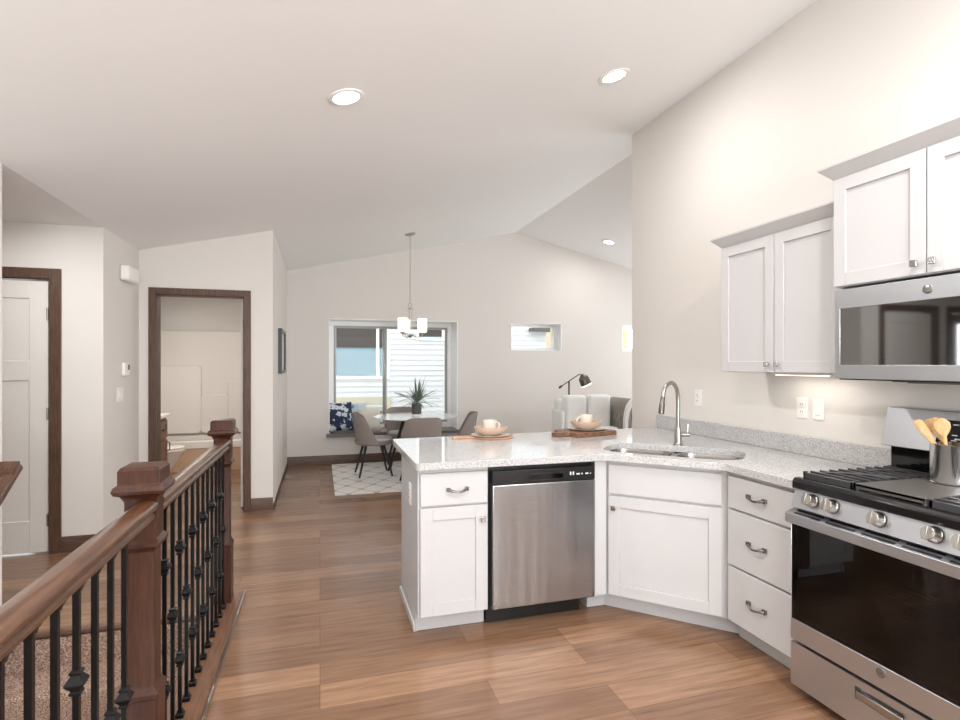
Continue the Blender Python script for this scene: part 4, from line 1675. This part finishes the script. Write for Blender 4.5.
b.tube([s0, s0 + ax_ * .02, s0 + ax_ * .04, s0 + ax_ * .06, s0 + ax_ * .17], [.02, .03, .055, .075, .085], 24)
b.build('shade', M['nickel_dark'], lp, smooth=True, ang=50)
b = MB(); b.tube([s0 + ax_ * .168, s0 + ax_ * .186], [.083, .083], 24); b.build('shade_rim', M['shade_glass'], lp)

# ------------------------------------------------------------------ chandelier and ceiling lights
chx, chy = 1.10, 6.90
chz = ceil_z(chx)
ch = thing('chandelier', 'nickel chandelier with frosted glass shades over the dining table', 'chandelier', (chx, chy, chz))
tl_ = Matrix.Rotation(-math.atan(.225), 4, 'Y')
b = MB(); b.lathe([(.068, 0), (.068, -.012), (.05, -.022), (.012, -.03), (0, -.03)], n=28, T=tl_); b.build('canopy', M['nickel'], ch, smooth=True)
b = MB(); b.tube([(0, 0, -.02), (0, 0, 2.20 - chz)], .0045, 8); b.build('rod', M['nickel'], ch)
b = MB()
z0 = 2.20 - chz
b.tube([(.022 * math.cos(2 * PI * i / 20), 0, z0 - .03 + .032 * math.sin(2 * PI * i / 20)) for i in range(20)], .004, 8, closed=True)
b.lathe([(0, -.065), (.03, -.068), (.034, -.076), (.03, -.084), (0, -.087)], c=(0, 0, z0), n=20)
b.build('hanging_loop', M['nickel'], ch, smooth=True)
b = MB()
for i in range(3):
    a = 2 * PI * i / 3 - YAW
    b.tube([(.022 * math.cos(a), .022 * math.sin(a), z0 - .08), (.022 * math.cos(a), .022 * math.sin(a), z0 - .40)], .0035, 6)
b.lathe([(0, -.395), (.03, -.398), (.034, -.41), (.026, -.425), (.012, -.44), (0, -.445)], c=(0, 0, z0), n=20)
b.build('centre_column', M['nickel'], ch, smooth=True)
for i in range(3):
    a = 2 * PI * i / 3 - YAW
    dx, dy = math.cos(a), math.sin(a)
    b = MB()
    pts = [(dx * r_, dy * r_, z0 + z_) for r_, z_ in ((.025, -.40), (.06, -.425), (.10, -.435), (.14, -.425), (.155, -.40), (.155, -.385))]
    b.tube(pts, .006, 8)
    b.lathe([(0, -.395), (.030, -.39), (.034, -.38), (.028, -.372), (0, -.372)], c=(dx * .155, dy * .155, z0), n=16)
    b.build('arm', M['nickel'], ch, smooth=True)
    b = MB()
    b.lathe([(.050, -.371), (.058, -.36), (.060, -.20), (.056, -.20), (.054, -.357), (.046, -.368)], c=(dx * .155, dy * .155, z0), n=28)
    b.build('lamp_shade', M['shade_glass'], ch, smooth=True)

LIGHTS = [(0.135, 3.03, 'round recessed ceiling light above the walkway, leftmost in the picture'), (1.774, 3.05, 'round recessed ceiling light above the sink, nearest the kitchen wall'),
          (4.11, 7.22, 'small distant recessed light on the far ceiling slope'), ]
for i, (x, y, lab) in enumerate(LIGHTS):
    z = ceil_z(x)
    sg = -1 if x < 2.95 else 1
    r_ = thing('recessed_light', lab, 'ceiling light', (x, y, z), group='recessed ceiling lights')
    T = Matrix.Rotation(sg * math.atan(.225), 4, 'Y')
    b = MB(); b.lathe([(.070, -.001), (.098, -.001), (.098, -.006), (.092, -.009), (.072, -.007)], n=36, T=T, cap=False)
    b.build('trim_ring', M['plastic_white'], r_, smooth=True)
    b = MB(); b.lathe([(0, -.004), (.0715, -.004), (.0715, -.0015), (0, -.0015)], n=36, T=T)
    b.build('lens', M['lamp_lens'], r_)
    area('recessed_lamp', (x, y, z - .03), (0, sg * math.atan(.225), 0), .13, .13, (20, 9, 9)[i], (1.0, .985, .975), 'DISK')
area('recessed_lamp', (0.135, 0.9, ceil_z(.135) - .03), (0, 0, 0), .13, .13, 22, (1.0, .985, .975), 'DISK')
area('recessed_lamp', (1.6, 0.7, ceil_z(1.6) - .03), (0, 0, 0), .13, .13, 34, (1.0, .985, .975), 'DISK')
area('stair_fill', (-1.1, 1.9, ceil_z(-1.1) - .03), (0, 0, 0),   .13, .13, 6, (1.0, .985, .975), 'DISK')  # unseen lamp added to brighten the stair treads
area('entry_fill', (-1.95, 4.05, 2.44), (0, 0, 0), .2, .2, 9, (1.0, .985, .975), 'DISK')  # unseen added lamp, set to light the treads from beyond the stair head
area('bathroom_lamp', (-1.3, 7.0, 2.42), (0, 0, 0), .4, .4, 22, (1.0, .965, .94), 'DISK')

# ------------------------------------------------------------------ outside: neighbour's wall
nb = thing('neighbor_house', 'white sided house wall seen through the dining window', 'house', (2.0, 12.1, -.5), world=True)
YN = 12.0
b = MB()
prof_ = []
zb = -.315
nlap = 35
pr_ = [(0.0, zb)]
for i in range(nlap):
    z = zb + i * .115
    pr_.append((-.022, z)); pr_.append((-.004, z + .115))
pr_.append((.20, zb + nlap * .115)); pr_.append((.20, zb))
b.rings([[(x, YN + dy, z) for dy, z in pr_] for x in (-2.5, 5.16)])
b.build('siding', M['siding'], nb)
b = MB(); b.box(-2.5, 1.48, YN - .06, YN - .024, -.5, .72); b.build('foundation', M['found'], nb)
b = MB(); b.box(4.72, 5.30, YN - .28, YN + .2, 2.20, 2.27); b.build('eave', M['soffit'], nb)


def nwin(x0, x1, z0, z1, mull, zs_):
    b = MB(); w_ = .06
    y = YN - .05
    b.box(x0 - w_, x1 + w_, y, YN, z1, z1 + w_); b.box(x0 - w_, x1 + w_, y, YN, z0 - w_, z0)
    b.box(x0 - w_, x0, y, YN, z0, z1); b.box(x1, x1 + w_, y, YN, z0, z1)
    for m_ in mull:
        b.box(m_ - .03, m_ + .03, y, YN, z0, z1)
    f_ = b.build('window', M['vinyl_white'], nb)
    b = MB(); b.box(x0, x1, YN - .03, YN - .024, z0, z1); b.build('pane', M['neighbor_glass'], f_)
    b = MB(); b.box(x0, x1, YN - .036, YN - .031, zs_, z1); b.build('roller_shade', M['shade_dark'], f_)


nwin(.33, 1.40, 1.17, 2.45, (1.20,), 1.78)
nwin(2.10, 2.62, 2.02, 3.0, (), 2.05)
un = thing('air_conditioner', 'pale grey outdoor unit against the house wall', 'air conditioner', (1.07, 11.6, -.5), world=True)
b = MB(); b.box(.85, 1.29, 11.4, 11.8, -.45, .57); b.build('cabinet', M['ac'], un, bevel=.02)
b = MB()
for i in range(12):
    b.box(.88, 1.26, 11.39, 11.399, -.35 + i * .07, -.32 + i * .07)
b.build('louvre', M['soffit'], un)
b = MB(); b.box(-6, 12, 9.3, 22, -.7, -.5)
tag(b.build('ground', M['found']), None, None, kind='structure')
# tan brick house and shrub further to the right
hs = thing('brick_house', 'tan brick house corner seen through the small high window', 'house', (7.2, 16, -.5), world=True)
b = MB(); b.box(5.6, 9.5, 15.5, 17, -.5, 3.6); b.build('wall', M['tanbrick'], hs)
b = MB(); b.rings([[(5.3, y, z) for y, z in ((15.2, 3.6), (17.3, 3.6), (16.25, 4.8))], [(9.8, y, z) for y, z in ((15.2, 3.6), (17.3, 3.6), (16.25, 4.8))]])
b.build('roof', M['soffit'], hs)
